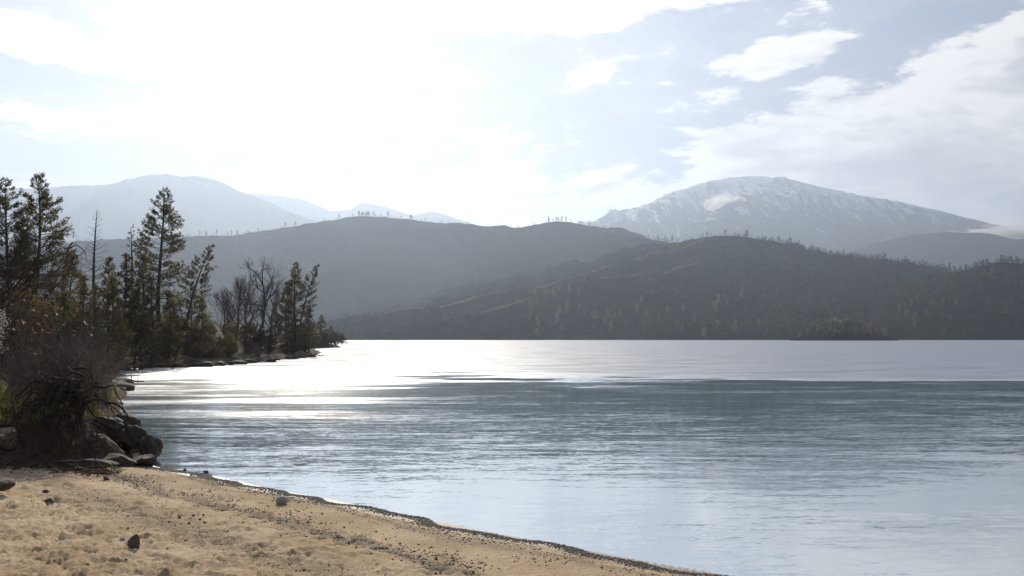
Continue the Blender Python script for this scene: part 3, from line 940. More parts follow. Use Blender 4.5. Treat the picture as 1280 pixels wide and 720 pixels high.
# understorey shrubs
sh_a = shrub('shrub', 3.2, 3.6, 71, 'shrub_leaf', n=2600, ll=.24, lw=.13)
sh_b = shrub('shrub', 2.6, 3.4, 73, 'brown_leaf', n=1900, ll=.2, lw=.1)
sh_c = shrub('shrub', 3.6, 2.8, 75, 'young_needles', n=2300, ll=.22, lw=.11)
tw_a = twig_shrub('bare_bush', 2.8, 3.6, 77, 'brown_twig', 130, .02)
tw_b = twig_shrub('bare_bush', 2.6, 3.2, 79, 'pale_twig', 90, .014)
for o in (sh_a, sh_b, sh_c): tag(o, cat='shrub')
for o in (tw_a, tw_b): tag(o, cat='bush')
texts = {id(sh_a): ('shrub', 'dark green shrub in the thicket along the headland', 'green shrubs of the headland thicket'),
         id(sh_b): ('shrub', 'brown dry-leaved shrub in the thicket along the headland', 'brown shrubs of the headland thicket'),
         id(sh_c): ('shrub', 'upright olive shrub among the pines on the headland', 'olive shrubs of the headland thicket'),
         id(tw_a): ('bush', 'dark leafless bush in the thicket along the headland', 'dark bare bushes of the headland thicket'),
         id(tw_b): ('bush', 'pale leafless bush in the thicket along the headland', 'pale bare bushes of the headland thicket')}
rng = np.random.default_rng(101)
spots = []
while len(spots) < 175:
    k = len(spots)
    if k < 70: Y, px = rng.uniform(34, 78), rng.uniform(-60, 125)
    elif k < 130: Y, px = rng.uniform(78, 135), rng.uniform(-30, 290)
    else: Y, px = rng.uniform(110, 185), rng.uniform(200, 384)
    x = float(at(px, 400, Y)[0]); dd_ = head_h(np.array([[x, Y]]))[1][0]
    if dd_ < 1.3 or (dd_ > 16 and Y > 70): continue
    if Y < 60 and dd_ < 3 and rng.random() < .5: continue
    spots.append((x, Y, dd_))
for i, (x, Y, dd_) in enumerate(spots):
    pr = (sh_a, sh_b, sh_c, tw_a, sh_b, tw_b, sh_a)[i % 7] if Y > 62 else (tw_a, sh_b, tw_a, sh_a, tw_b, tw_a, sh_b)[i % 7]
    c_, l, g = texts[id(pr)]
    sc = rng.uniform(.65, 1.25) * (.7 if dd_ < 4 else 1.0) * (.8 if Y > 140 else 1)
    place(pr, (x, Y, ground_z(x, Y) - .1), rng.uniform(0, 6.28), (sc, sc, sc * rng.uniform(.85, 1.25)), l, g)
# second point of land, further out
for i, (px, top, Y, pr, H, l) in enumerate([(402, 394, 318, pine_b, 13, 'round-topped dark tree on the farthest rocky point'), (414, 407, 335, pine_d, 7, 'low conifer at the very end of the farthest point'),
                                     (392, 402, 300, pine_d, 7, 'short conifer at the back of the farthest point, left of the round-topped one')]):
    stand(pr, px, top, Y, H, l, rz=i, sx=1.7)
for i, (px, top, Y) in enumerate([(420, 414, 335), (408, 413, 322), (398, 412, 310), (386, 411, 300), (378, 408, 290), (370, 408, 280)]):
    stand(sh_a, px, top, Y, 3.2, 'low round shrub on the farthest rocky point', 'shrubs on the farthest point', rz=i, sx=1.3)

# ------------------------------------------------------------------ far shore trees
def far_tree(name, H, W, seed, n, m, kind='cone'):
    rng = np.random.default_rng(seed)
    mb = MB()
    mb.tube([(0, 0, -1), (0, 0, H * .5), (0, 0, H)], [.022 * H, .014 * H, .004 * H], 3)
    if kind != 'snag':
        if kind == 'cone':
            u = rng.random(n) ** .8 * .88 + .1
            rr = W * .5 * (1.05 - u) * rng.uniform(.5, 1.1, n)
        else:
            u = rng.uniform(.2, .95, n); rr = W * .5 * np.sqrt(np.maximum(0, 1 - ((u - .55) / .45) ** 2)) * rng.uniform(.5, 1.1, n)
        a = rng.uniform(0, 2 * math.pi, n)
        c = np.stack([np.cos(a) * rr * .5, np.sin(a) * rr * .5, u * H], 1)
        d = np.stack([np.cos(a), np.sin(a), rng.normal(.0, .4, n)], 1)
        mb.leaves(c, d, H * .16, H * .12, rng)
    else:
        for k in range(n):
            z = H * rng.uniform(.3, .95); a = rng.uniform(0, 6.28); L = H * .12 * (1.2 - z / H)
            mb.tube([(0, 0, z), (math.cos(a) * L, math.sin(a) * L, z + L * .4)], [.006 * H, .003 * H], 3)
    return mb.mesh(name, m, False)


FAR = [far_tree('conifer', 15, 8.0, 1, 70, M['far_needles']), far_tree('conifer', 15, 6, 2, 60, M['far_dark']), far_tree('conifer', 15, 9, 3, 55, M['far_needles']),
       far_tree('round_tree', 9, 9, 4, 70, M['far_dark'], 'round'), far_tree('dead_tree', 14, 1, 5, 8, M['grey_bark'], 'snag')]


def one_far(k, p, sc, label, cat, group):
    name = ('conifer', 'conifer', 'conifer', 'round_tree', 'dead_tree')[k]
    o = link(name, FAR[k]); o.location = p; o.rotation_euler = (0, 0, rng.uniform(0, 6.28)); o.scale = (sc * rng.uniform(.8, 1.15), sc * rng.uniform(.8, 1.15), sc)
    tag(o, label, cat, group)


rng = np.random.default_rng(7)


def on_crest(ter, crest, pxs, kinds, scl, label, group, cat='tree', back=0):
    cr = np.array([at(*q) for q in crest]); cp = np.array([q[0] for q in crest], float)
    for px in pxs:
        Y = float(np.interp(px, cp, [q[2] for q in crest])) + rng.normal(0, 12) + back
        x = float(at(px, 400, Y)[0])
        # the skyline lies where the ground stands highest in view
        ys = Y + np.arange(-260, 140, 10.); xs = x / Y * ys
        hs = ter.h(np.stack([xs, ys], 1)); j = int(np.argmax((hs - CAM_Z) / ys))
        one_far(kinds[rng.integers(len(kinds))], (xs[j], ys[j], hs[j] - .6), rng.uniform(*scl), label, cat, group)


on_crest(hill_back, crest_back, np.r_[rng.normal(456, 9, 18), rng.uniform(395, 440, 6), rng.uniform(465, 560, 14)], (3, 1, 1, 4), (.5, 1.5),
         'far tree or bare trunk standing on the hazy ridge above the headland tip', 'trees on the hazy middle ridge')
on_crest(hill_back, crest_back, rng.uniform(235, 395, 20), (4, 4, 1), (.7, 1.5), 'thin far snag on the hazy ridge behind the headland pines', 'snags on the ridge behind the headland', 'dead tree')
on_crest(hill_back, crest_back, np.r_[rng.normal(700, 12, 12), rng.uniform(724, 870, 34), [787, 797, 802, 866]], (1, 3, 4, 1), (.7, 1.6),
         'small dark tree along the ridge skyline below the snowy mountain', 'trees along the ridge below the snowy mountain')
on_crest(hill_back, crest_back, np.r_[rng.uniform(395, 860, 70)], (3, 1, 3), (.3, .75), 'small bush-like tree on the skyline of the hazy middle ridge', 'small trees on the middle ridge skyline')
on_crest(hill_front, crest_front, np.r_[rng.uniform(868, 1000, 30), rng.uniform(1000, 1190, 40)], (1, 3, 3, 1, 4), (.6, 1.25),
         'dark tree on the skyline of the nearer wooded hill', 'skyline trees of the nearer wooded hill')
on_crest(hill_right, [(1120, 0, 1950), (1500, 0, 2000)], rng.uniform(1180, 1290, 30), (1, 3, 3, 0), (.6, 1.1), 'dark tree on the skyline of the hill at the right edge', 'skyline trees of the right-hand hill')

# individually visible pale conifers on the lower slopes
def slope_spots(ter, n, px0, px1, Y0, Y1, seed, clump, zmin=2.5, zmax=400, thr=.0):
    r = np.random.default_rng(seed); out = []
    while len(out) < n:
        m = 4000
        Y = r.uniform(Y0, Y1, m); t = (r.uniform(px0, px1, m) - 640) / FPX
        P = np.stack([t * Y, Y], 1)
        f = fbm(P[:, 0] / clump, P[:, 1] / clump, 3, seed)
        z = ter.h(P)
        k = (z > zmin) & (z < zmax) & (r.random(m) < np.clip((f - thr) * 4 + .15, .02, 1))
        out += list(np.c_[P[k], z[k]])
    return out[:n]


for p in slope_spots(hill_front, 55, 660, 960, 1480, 1850, 3, 120, thr=.05):
    one_far((0, 2, 0)[rng.integers(3)], tuple(p), rng.uniform(.75, 1.25), 'pale sunlit conifer on the lower slope below the winding ridge', 'tree', 'pale conifers on the lower hill slope')
for p in slope_spots(hill_right, 30, 1090, 1290, 1500, 1900, 5, 100):
    one_far((0, 2, 1)[rng.integers(3)], tuple(p), rng.uniform(.6, 1.0), 'conifer on the shaded slope of the hill at the right edge', 'tree', 'conifers on the right-hand hill slope')
isl = []
for k in range(62):
    px = rng.uniform(997, 1113); u = (px - 1056) / 60
    Y = rng.uniform(1170, 1212); x = float(at(px, 400, Y)[0]); z = float(islet.h(np.array([[x, Y]]))[0])
    zt = 3 + (422.5 - 399 - 17 * abs(u) ** 2.3) / 1280 * Y
    if zt - z < 3: continue
    isl.append(1); one_far((0, 1, 2, 0)[k % 4], (x, Y, z - .3), (zt - z) / 15 * rng.uniform(.82, 1.06), 'conifer in the dense stand covering the small wooded islet', 'tree', 'conifers on the islet')


def wood(name, ter_list, seed, label, top_n):
    """one mesh for the mass of far trees nobody could count"""
    r = np.random.default_rng(seed); mb = MB()
    for ter, n, px0, px1, Y0, Y1, clump, thr, sc, fac in ter_list:
        for kk, me in ((0, None),):
            sp = np.array(slope_spots(ter, n, px0, px1, Y0, Y1, seed + int(px0), clump, thr=thr))
            m = len(sp); H = r.uniform(.35, 1.0, m) * sc; round_ = r.random(m) < .45
            H = np.where(round_, H * .55, H)
            nl = fac
            c = np.repeat(sp, nl, 0); Hh = np.repeat(H, nl); rd = np.repeat(round_, nl)
            u = r.random(m * nl)
            rr = np.where(rd, .45 * np.sqrt(np.maximum(0, 1 - (2 * u - 1) ** 2)), .18 * (1.1 - u)) * Hh * r.uniform(.4, 1.1, m * nl)
            a = r.uniform(0, 2 * math.pi, m * nl)
            c = c + np.stack([np.cos(a) * rr * .4, np.sin(a) * rr * .4, u * Hh * .95], 1)
            d = np.stack([np.cos(a), np.sin(a), r.normal(.1, .5, m * nl)], 1)
            i = np.arange(m * nl)[:, None] * 4 + np.arange(4)[None]
            d /= np.linalg.norm(d, axis=1)[:, None]
            s_ = np.cross(d, r.normal(size=d.shape)); s_ /= np.linalg.norm(s_, axis=1)[:, None]
            L = (Hh * .26)[:, None]; W_ = (Hh * .2)[:, None]
            v = np.stack([c, c + d * L * .5 + s_ * W_ * .5, c + d * L, c + d * L * .5 - s_ * W_ * .5], 1).reshape(-1, 3)
            mb.add(v, i)
    return tag(link(name, mb.mesh(name, M['far_wood'])), label, 'woodland', kind='stuff')


mw, Nw, bw = mat('far_wood')
fw = Nw.noise(pos(Nw), .02, 4, .7); fw2 = Nw.noise(pos(Nw), .0045, 3, .5)
cw = Nw.mix(Nw.ramp(fw, .4, .62), (.018, .021, .013), (.09, .076, .048))
cw = Nw.mix(Nw.ramp(fw2, .5, .68, 0, .5), cw, (.08, .055, .04))
Nw.put(bw.inputs['Base Color'], cw); bw.inputs['Roughness'].default_value = .8; bw.inputs['Specular IOR Level'].default_value = 0.0
trw = Nw.node('ShaderNodeBsdfTranslucent', {0: cw}); mxw = Nw.node('ShaderNodeMixShader', {0: .3, 1: bw.outputs[0], 2: trw})
Nw.l.new(mxw, Nw.n['Material Output'].inputs[0]); M['far_wood'] = mw
wood('far_woodland', [(hill_front, 6800, 940, 1300, 1480, 2600, 150, -.25, 13, 13), (hill_front, 2600, 800, 960, 1480, 2600, 150, -.12, 12, 12), (hill_front, 5600, 420, 900, 1480, 2500, 130, -.2, 10, 9), (hill_right, 4800, 1100, 1500, 1470, 2150, 110, -.4, 13, 12)],
     301, 'dense dark woodland covering the lower slopes of the far shore', 0)
wood('ridge_scrub', [(hill_back, 9000, 150, 900, 2200, 3950, 300, -.4, 13, 7)], 305, 'hazy burnt scrub and snags over the middle ridge', 0)
wood('islet_undergrowth', [(islet, 240, 994, 1120, 1165, 1215, 20, -.6, 7, 14)], 307, 'low bushes round the edge of the wooded islet', 0)

# ------------------------------------------------------------------ earth bank: boulders, roots, brush
def rock_mesh(name, m, seed, sub=4, rough=.28, cuts=7, flat=1.0):
    bm_ = bpy.data.meshes.new('tmp')
    import bmesh
    b = bmesh.new(); bmesh.ops.create_icosphere(b, subdivisions=sub, radius=1.0)
    v = np.array([q.co[:] for q in b.verts]); f = np.array([[q.index for q in g.verts] for g in b.faces]); b.free()
    bpy.data.meshes.remove(bm_)
    r = np.random.default_rng(seed)
    for _ in range(cuts):                               # broken faces
        n = r.normal(size=3); n /= np.linalg.norm(n); h = r.uniform(.5, .85)
        k = v @ n - h
        v = v - np.outer(np.where(k > 0, k * .92, 0), n)
    o = r.uniform(0, 50)
    dsp = fbm(v[:, 0] * 1.3 + v[:, 2] * .9 + o, v[:, 1] * 1.3 - v[:, 2] * .7 + o, 5 if sub > 2 else 2, seed, .55) * rough
    v = v * (1 + dsp)[:, None]; v[:, 2] *= flat
    return mesh(name, v, f, m, sub > 2)


def rock(px, py, Y, w, d, h, seed, m, label, rz=0.0, tilt=0.0, name='boulder', cat='rock', group=None, z=None, sub=4, cuts=7):
    p = at(px, py, Y)
    o = link(name, rock_mesh(name, M[m], seed, 5, cuts=12, rough=.5)); o.location = p if z is None else (p[0], p[1], z)
    o.scale = (w / 2, d / 2, h / 2); o.rotation_euler = (tilt, tilt * .6, rz)
    return tag(o, label, cat, group)


rock(160, 527, 27.0, .80, 1.0, .62, 3, 'boulder', 'dark rounded boulder on top of the rock pile by the water', .3)
rock(163, 553, 25.6, .72, .9, .86, 7, 'boulder', 'upright brown boulder in the middle of the rock pile by the water', .9, .15)
rock(189, 561, 25.3, .70, .9, .72, 12, 'boulder', 'outermost boulder, sloping into the water at the end of the bank', .2, .3)
rock(133, 540, 25.2, 1.0, 1.1, .72, 17, 'boulder', 'broad dark boulder leaning against the bank under the bare bush', 1.9, .2)
rock(121, 560, 24.0, 1.35, .9, .62, 22, 'tan_rock', 'tan sunlit slab below the root tangle', -.3, .25)
rock(146, 577, 23.2, 1.2, .7, .38, 27, 'boulder', 'low brown ledge stone at the foot of the rock pile', -.3, .1)
rock(178, 577, 24.0, .8, .6, .36, 32, 'boulder', 'low wet stone where the beach meets the rock pile', -.2)
rock(108, 581, 22.3, 1.5, .6, .26, 37, 'boulder', 'long flat ledge of dark stone at the top of the beach', -.25)
rock(6, 548, 22.0, .75, .8, .5, 41, 'tan_rock', 'reddish tan boulder in the bank at the left edge', .7)
rock(2, 606, 17.2, .5, .45, .2, 53, 'tan_rock', 'reddish stone on the sand at the left edge of the beach', .4, name='stone', cat='stone')

tangle = twig_shrub('bare_bush', 2.0, 3.4, 201, 'mid_twig', 115, .013, arch=.75, bias=(-.5, 0)); tag(tangle, cat='bush')
p = at(88, 492, 24.2); place(tangle, (p[0], p[1], p[2] - .15), .3, (.9, .85, .56), 'big dark leafless bush overhanging the end of the earth bank')
# hanging roots
rt = empty('root_tangle'); rb, rb2 = MB(), MB(); r_ = np.random.default_rng(11)
for k in range(150):
    s = np.linspace(0, 1, 8)[:, None]
    a = r_.normal(-.3, 1.0); L = r_.uniform(.5, 1.5)
    out = np.array((math.sin(a) * L * .9, -abs(math.cos(a)) * L * .5, 0))
    p = out * s ** .7 + UP * (r_.uniform(-.1, .4) * np.sin(s * math.pi * .6) - r_.uniform(.3, 1.5) * s ** 2) + np.cumsum(r_.normal(0, .06, (8, 3)), 0)
    p = p + r_.normal(0, .2, 3)
    (rb if k < 60 else rb2).tube(p, np.linspace(.035 if k < 60 else .014, .004, 8), 4 if k < 60 else 3)
part('roots', rb.mesh('roots', M['root']), rt); part('rootlets', rb2.mesh('rootlets', M['root']), rt)
p = at(88, 492, 23.4); rt.location = p; tag(rt, 'tangle of dark roots hanging over the face of the earth bank', 'roots')
tw_c = twig_shrub('bare_bush', 2.0, 2.6, 211, 'pale_twig', 120, .011, arch=.4); tag(tw_c, cat='bush')
for i, (px, py, Y, sc, l) in enumerate([(60, 474, 25.5, .9, 'pale reddish bare bush behind the big dark leafless bush'), (118, 466, 27.5, .8, 'pale bare bush reaching out over the bay right of the dark bush'),
                                        (22, 476, 26.5, .75, 'pale bare bush on the grass at the left edge'), (98, 452, 34, 1.1, 'pale bare bush farther back between the dark bush and the pines')]):
    p = at(px, py, Y); place(tw_c, (p[0], p[1], ground_z(p[0], p[1]) - .05), i * 1.4, sc, l)
sap = shrub('sapling', 1.1, .55, 221, 'lime_leaf', twig='brown_twig', n=240, ll=.09, lw=.05, stems=9); tag(sap, cat='sapling')
p = at(130, 460, 37); place(sap, (p[0], p[1], ground_z(p[0], p[1]) - .05), 0, 1.05, 'small yellow-green leafy sapling at the edge of the bay')
blossom = bare_tree('blossoming_shrub', 3.6, 231, 'brown_twig', 'brown_twig', d0=(.45, 0, 1), depth=3, spread=.5, up=.3, leaf='petal', r=.05, leaf_n=5, ll=.05, lw=.05)
tag(blossom, cat='shrub')
p = at(-42, 470, 24); place(blossom, (p[0], p[1], ground_z(p[0], p[1]) + .5), 0, .5, 'shrub in white blossom cut by the left edge of the view')
# bare tree outside the left edge, limbs reaching into view
bt = empty('bare_tree'); tb, lb, tips = MB(), MB(), []; r_ = np.random.default_rng(5)
trunk = np.array([(0, 0, 0), (.1, 0, 1.6), (.35, 0, 3.2), (.8, .1, 4.4), (1.5, .2, 5.4)])
tb.tube(trunk, [.17, .15, .12, .09, .06], 7)
for st, dr, L, r in [((.35, 0, 3.0), (1, .1, .75), 3.0, .07), ((.1, 0, 2.0), (1, -.1, .62), 3.2, .07), ((.8, .1, 4.4), (1, .2, .55), 2.6, .055), ((1.5, .2, 5.4), (.9, 0, .55), 2.1, .045), ((.1, 0, 1.4), (1, .3, .35), 2.7, .05),
                     ((.8, .1, 4.2), (.5, 0, 1), 2.2, .045), ((.35, 0, 3.3), (-1, .2, .8), 2.4, .06), ((.1, 0, 1.8), (.7, -.5, .9), 2.6, .05)]:
    d = np.array(dr, float); d /= np.linalg.norm(d)
    grow(lb, np.array(st, float), d, L, r, 4, r_, .38, .25, tips, 4, (2, 4), .14)
part('trunk', tb.mesh('trunk', M['bark']), bt); part('branches', lb.mesh('branches', M['brown_twig']), bt)
p = at(-78, 400, 27); bt.location = (p[0], p[1], ground_z(p[0], p[1]) - .4); bt.scale = (.62, .62, .62)
tag(bt, 'dark leafless tree at the left edge stretching long bare limbs to the right', 'tree')

# sticks and roots littering the bank face
db = MB(); r_ = np.random.default_rng(37)
for k in range(420):
    q = at(r_.uniform(-20, 150), 540, 1.0); Y = r_.uniform(20.8, 25); x_ = float(at(r_.uniform(-30, 150), 540, Y)[0]); z_ = ground_z(x_, Y)
    a = r_.uniform(0, 6.28); L = r_.uniform(.2, .9); sI = np.linspace(-.5, .5, 5)[:, None]
    pts = np.array((x_, Y, z_ + .03)) + np.array((math.cos(a), math.sin(a) * .5, r_.normal(0, .3))) * L * sI + np.cumsum(r_.normal(0, .03, (5, 3)), 0)
    db.tube(pts, np.linspace(r_.uniform(.008, .022), .004, 5), 3)
tag(link('fallen_twigs', db.mesh('fallen_twigs', M['mid_twig'])), 'fallen twigs and exposed rootlets littering the earth bank', 'twigs', kind='stuff')

# grass on top of the bank
gb = MB(); r_ = np.random.default_rng(17); n = 9000
gx_ = r_.uniform(-17, -9.3, n); gy_ = r_.uniform(21.5, 32, n); Pg = np.stack([gx_, gy_], 1)
zg, dg_ = head_h(Pg); k = (dg_ > 1.0) & (fbm(gx_ * .5, gy_ * .5, 2, 5) > -.15)
c = np.c_[Pg[k], zg[k] - .02]
gb.leaves(c, np.tile(UP, (len(c), 1)) + r_.normal(0, .35, (len(c), 3)) * np.array((1, 1, .1)), .2, .02, r_, tri=True)
M['grass'] = leaf_mat('bank_grass', (.14, .17, .03), (.24, .25, .06), .5)
tag(link('grass', gb.mesh('grass', M['grass'])), 'yellow-green grass on top of the earth bank', 'grass', kind='stuff')

# shoreline stones of the headland and logs
for i in range(46):
    t = rng.random(); seg = np.array([(-21.5, 57), (-27.5, 72), (-35.6, 90), (-39.3, 101), (-36, 104.3), (-32.5, 106.6), (-31, 118), (-31.8, 140), (-31.6, 158), (-32.3, 165.5)])
    u = t * (len(seg) - 1); j = min(int(u), len(seg) - 2); q = seg[j] * (1 - u + j) + seg[j + 1] * (u - j)
    o = link('shore_rock', rock_mesh('shore_rock', M['boulder'], 400 + i, 2)) if i < 5 else link('shore_rock', bpy.data.objects['shore_rock' + ('.%03d' % (i % 5) if i % 5 else '')].data)
    sc = rng.uniform(.25, .75); o.scale = (sc * 1.4, sc, sc * .6); o.location = (q[0] + rng.normal(0, .4), q[1] + rng.normal(0, .4), rng.uniform(.0, .25)); o.rotation_euler = (0, 0, rng.uniform(0, 6))
    tag(o, 'dark rock at the water line along the headland', 'rock', 'rocks along the headland shore')
for i, (x0, y0, z0, x1, y1, z1, rr, l) in enumerate([(-26.6, 68, .35, -23.6, 66, .25, .09, 'pale driftwood log on the cove shore behind the boulders'), (-37.0, 100.5, .5, -33.6, 105.5, .2, .13, 'grey fallen log slanting into the water below the tall pine'),
                                                  (-34.6, 105.6, 1.2, -31.2, 109.6, .1, .11, 'fallen trunk lying across the headland shore rocks'), (-33, 160, .7, -30.4, 166, .15, .12, 'low log reaching out from the tip of the headland')]):
    mb = MB(); s = np.linspace(0, 1, 6)[:, None]; a_, b2 = np.array((0, 0, 0.)), np.array((x1 - x0, y1 - y0, z1 - z0))
    mb.tube(a_ + (b2 - a_) * s + np.random.default_rng(i).normal(0, .05, (6, 3)), np.linspace(rr, rr * .5, 6), 7)
    for k_ in range(4):
        q = b2 * (.3 + .17 * k_); mb.tube([q, q + np.array((.1 * k_ - .2, -.3, .45))], [rr * .3, .01], 4)
    o = link('driftwood_log', mb.mesh('driftwood_log', M['wood'])); o.location = (x0, y0, z0); tag(o, l, 'log')

# ------------------------------------------------------------------ stones of the beach
def stone(px, py, w, h, seed, m, label, z=0.0, cuts=6, asp=.85, name='stone', pz=.32, rz=None, group=None, sub=3):
    zz = .1
    for _ in range(6):
        q = on_level(px, py, zz)
        zz = float(np.interp(0, [0], [0])) + float(beach_h(np.array([q[:2]]))[0][0])
    Y = q[1]; W = w / FPX * Y; H = h / FPX * Y
    o = link(name, rock_mesh(name, M[m], seed, sub, cuts=cuts, rough=.3 if cuts else .08)); o.scale = (W / 2, W / 2 * asp, H / 2)
    o.location = (q[0], q[1], zz + H * pz + z); o.rotation_euler = (0, 0, (seed * .7) if rz is None else rz)
    return tag(o, label, 'stone', group)


stone(352, 630, 15, 12, 61, 'pale_stone', 'smooth pale round stone alone on the upper beach near the water', cuts=0, rz=.2)
# pointed dark stone
o = stone(168, 686, 20, 22, 66, 'dark_stone', 'dark pointed stone standing up from the trampled sand', cuts=14, rz=.3)
for v in o.data.vertices:
    v.co.x *= 1.15
    if v.co.z > -.2: k_ = min(1, (v.co.z + .2) / 1.1); v.co.x = v.co.x * (1 - .5 * k_) + .15 * k_; v.co.y *= 1 - .5 * k_
stone(153, 676, 8, 5, 68, 'pale_stone', 'small pale stone just left of the dark pointed stone')
stone(62, 628, 16, 7, 71, 'dark_stone', 'low dark lumpy stone on the sand right of the bank shade', name='stone')
stone(57, 616, 9, 5, 73, 'dark_stone', 'small brown stone on the sand just above the low dark lumpy one')
stone(133, 600, 9, 6, 75, 'tan_rock', 'small tan stone at the start of the first gravel band')
stone(257, 592, 8, 6, 77, 'dark_stone', 'dark stone at the waterline, right of the rock pile')
stone(231, 589, 5, 5, 79, 'dark_stone', 'small dark stone at the waterline nearest the rock pile')
stone(338, 603, 4, 4, 81, 'dark_stone', 'tiny dark stone poking out of the shallows', z=.04)
stone(224, 648, 5, 4, 83, 'dark_stone', 'small brown stone left of a scatter of dark pebbles mid beach')
for i, (px, py) in enumerate([(242, 645), (250, 650), (254, 645), (236, 655), (161, 641), (160, 646), (109, 625), (82, 629), (122, 623), (292, 652), (256, 654), (14, 591), (252, 716), (158, 700), (30, 645), (26, 660),
                              (396, 682), (383, 671), (373, 654), (315, 698), (341, 716), (232, 677), (68, 702), (455, 702), (110, 706), (430, 660), (500, 680), (545, 700), (600, 705), (470, 665)]):
    stone(px, py, rng.uniform(2.5, 5), rng.uniform(2, 3.6), 90 + i, 'dark_stone', 'small dark pebble lying loose on the open sand', name='pebble', group='loose pebbles on the open sand', sub=2)

PEB = [rock_mesh('gravel', None, 700 + i, 1, cuts=3) for i in range(4)]
gm = []
for me in PEB:
    v = np.zeros(len(me.vertices) * 3, np.float32); me.vertices.foreach_get('co', v)
    f = np.array([p_.vertices[:] for p_ in me.polygons]); gm.append((v.reshape(-1, 3), f))
gv, gf, off = [], [], 0
r_ = np.random.default_rng(23)
line = np.array(shore)
seglen = np.hypot(*(np.diff(line, axis=0).T)); cum = np.r_[0, np.cumsum(seglen)]
tot = 33000; cnt = 0
for k in range(tot):
    u = -3 + (cum[-1] + 3.2) * r_.random()
    if u < 0: b0 = line[0] + (line[0] - line[1]) / seglen[0] * (-u)
    else:
        j = min(np.searchsorted(cum, u) - 1, len(seglen) - 1); j = max(j, 0)
        b0 = line[j] + (line[min(j + 1, len(line) - 1)] - line[j]) * min(1.05, (u - cum[j]) / seglen[j])
    c_ = r_.random(); u2 = max(u, 0)
    if c_ < .46: s_ = .1 + abs(r_.normal(0, .2)); sz = r_.uniform(.005, .011) + .016 * r_.random() ** 4
    elif c_ < .60: s_ = 1.2 + r_.normal(0, .2) - .04 * u2; sz = r_.uniform(.004, .008) + .014 * r_.random() ** 4
    elif c_ < .83: s_ = 2.9 + r_.normal(0, .32) - .07 * u2; sz = r_.uniform(.005, .011) + .016 * r_.random() ** 4
    elif c_ < .94: s_ = 4.6 + r_.normal(0, .5) - .08 * u2; sz = r_.uniform(.004, .008) + .014 * r_.random() ** 4
    else: s_ = r_.uniform(0, 9); sz = r_.uniform(.003, .007) + .012 * r_.random() ** 5
    nrm = np.array((-.688, -.727))
    q = b0 + nrm * (s_ + .12 * math.sin(u * 1.7) + .1 * math.sin(u * 4.1))
    if c_ > .46 and perlin(np.array([q[0] * .7]), np.array([q[1] * .7]), 77)[0] + r_.normal(0, .15) < -.12: continue
    gv.append((q[0], q[1], sz, r_.integers(4), r_.uniform(0, 6.28)))
G = np.array(gv); zG, sG = beach_h(G[:, :2]); keep = sG > -.12; G = G[keep]; zG = zG[keep]
vv, ff, off = [], [], 0
for t in range(4):
    g_ = G[G[:, 3] == t]; zz = zG[G[:, 3] == t]; v, f = gm[t]
    c_, s_ = np.cos(g_[:, 4]), np.sin(g_[:, 4]); sz = g_[:, 2]
    X = (v[None, :, 0] * c_[:, None] - v[None, :, 1] * s_[:, None] * .75) * sz[:, None] + g_[:, 0, None]
    Yy = (v[None, :, 0] * s_[:, None] + v[None, :, 1] * c_[:, None] * .75) * sz[:, None] + g_[:, 1, None]
    Z = v[None, :, 2] * .62 * sz[:, None] + (zz + sz * .28)[:, None]
    vv.append(np.stack([X, Yy, Z], -1).reshape(-1, 3)); ff.append((f[None] + (np.arange(len(g_)) * len(v))[:, None, None]).reshape(-1, 3) + off); off += len(g_) * len(v)
mg, Ng, bg_ = mat('gravel_stone')
fg = Ng.noise(pos(Ng), 26., 3, .7)
cg = Ng.mix(Ng.ramp(fg, .36, .6), (.05, .042, .036), (.19, .155, .12)); cg = Ng.mix(Ng.ramp(fg, .62, .7), cg, (.38, .34, .29))
Ng.put(bg_.inputs['Base Color'], cg); bg_.inputs['Roughness'].default_value = .7
tag(link('gravel', mesh('gravel', np.concatenate(vv), np.concatenate(ff), mg)), 'bands of small dark gravel along the water line and up the beach', 'gravel', kind='stuff')
for me in PEB: bpy.data.meshes.remove(me)

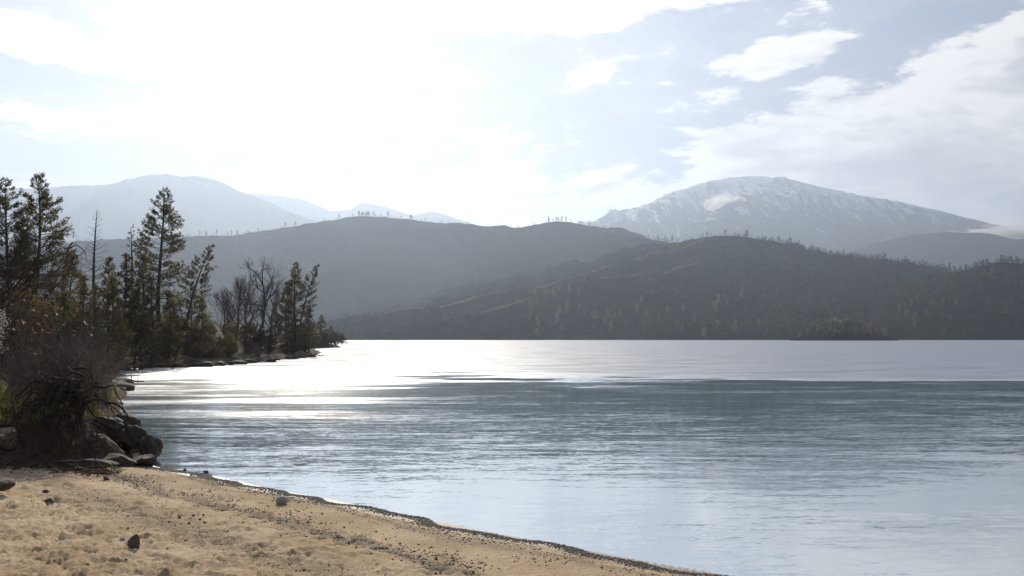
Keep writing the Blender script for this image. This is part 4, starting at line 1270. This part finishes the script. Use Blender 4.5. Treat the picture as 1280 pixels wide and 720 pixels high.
# ------------------------------------------------------------------ low cloud puffs on the mountains
cm_ = bpy.data.materials.new('low_cloud'); cm_.use_nodes = True
Nc = NT(cm_.node_tree); Nc.n.clear()
co_ = Nc.n.new('ShaderNodeOutputMaterial'); cv = Nc.n.new('ShaderNodeVolumePrincipled')
tc = Nc.node('ShaderNodeTexCoord', out=3)
ln = Nc.node('ShaderNodeVectorMath', [tc], out=1, operation='LENGTH')
nz_ = Nc.noise(tc, 1.5, 6, .65, dist=.6)
dn = Nc.m('MAXIMUM', Nc.m('SUBTRACT', Nc.m('MULTIPLY', nz_, 2.6), Nc.m('ADD', .85, Nc.m('MULTIPLY', ln, .62))), 0.0)
Nc.put(cv.inputs['Density'], Nc.m('MULTIPLY', dn, .030)); cv.inputs['Color'].default_value = (1, .98, .95, 1); cv.inputs['Anisotropy'].default_value = .6
Nc.l.new(cv.outputs[0], co_.inputs['Volume'])
for i, (px, py, Y, w, h, l) in enumerate([(902, 253, 8300, 190, 105, 'small bright cloud puff caught on the face of the snowy mountain'), (1268, 291, 7600, 480, 110, 'low white cloud drifting over the right shoulder of the snowy mountain')]):
    me = rock_mesh('low_cloud', cm_, 800 + i, 3, cuts=0, rough=.5)
    o = link('low_cloud', me); p = at(px, py, Y); o.location = p; o.scale = (w, w * .7, h); tag(o, l, 'cloud')

# ------------------------------------------------------------------ haze
def box_mesh(name, x0, x1, y0, y1, z0, z1, m):
    v = [(x, y, z) for x in (x0, x1) for y in (y0, y1) for z in (z0, z1)]
    f = [(0, 1, 3, 2), (4, 6, 7, 5), (0, 4, 5, 1), (2, 3, 7, 6), (0, 2, 6, 4), (1, 5, 7, 3)]
    return mesh(name, v, np.array(f), m)


hm = bpy.data.materials.new('haze'); hm.use_nodes = True
hn = hm.node_tree; hn.nodes.clear()
ho = hn.nodes.new('ShaderNodeOutputMaterial'); hv = hn.nodes.new('ShaderNodeVolumePrincipled')
hn.links.new(hv.outputs[0], ho.inputs['Volume'])
hv.inputs['Color'].default_value = (.585, .715, .92, 1)
hv.inputs['Density'].default_value = 1.0e-4
hv.inputs['Anisotropy'].default_value = 0.55
tag(link('haze', box_mesh('haze', -19500, 19500, -9500, 19500, -9.0, 1950.0, hm)), 'pale blue haze over the lake and hills', 'haze', kind='stuff')
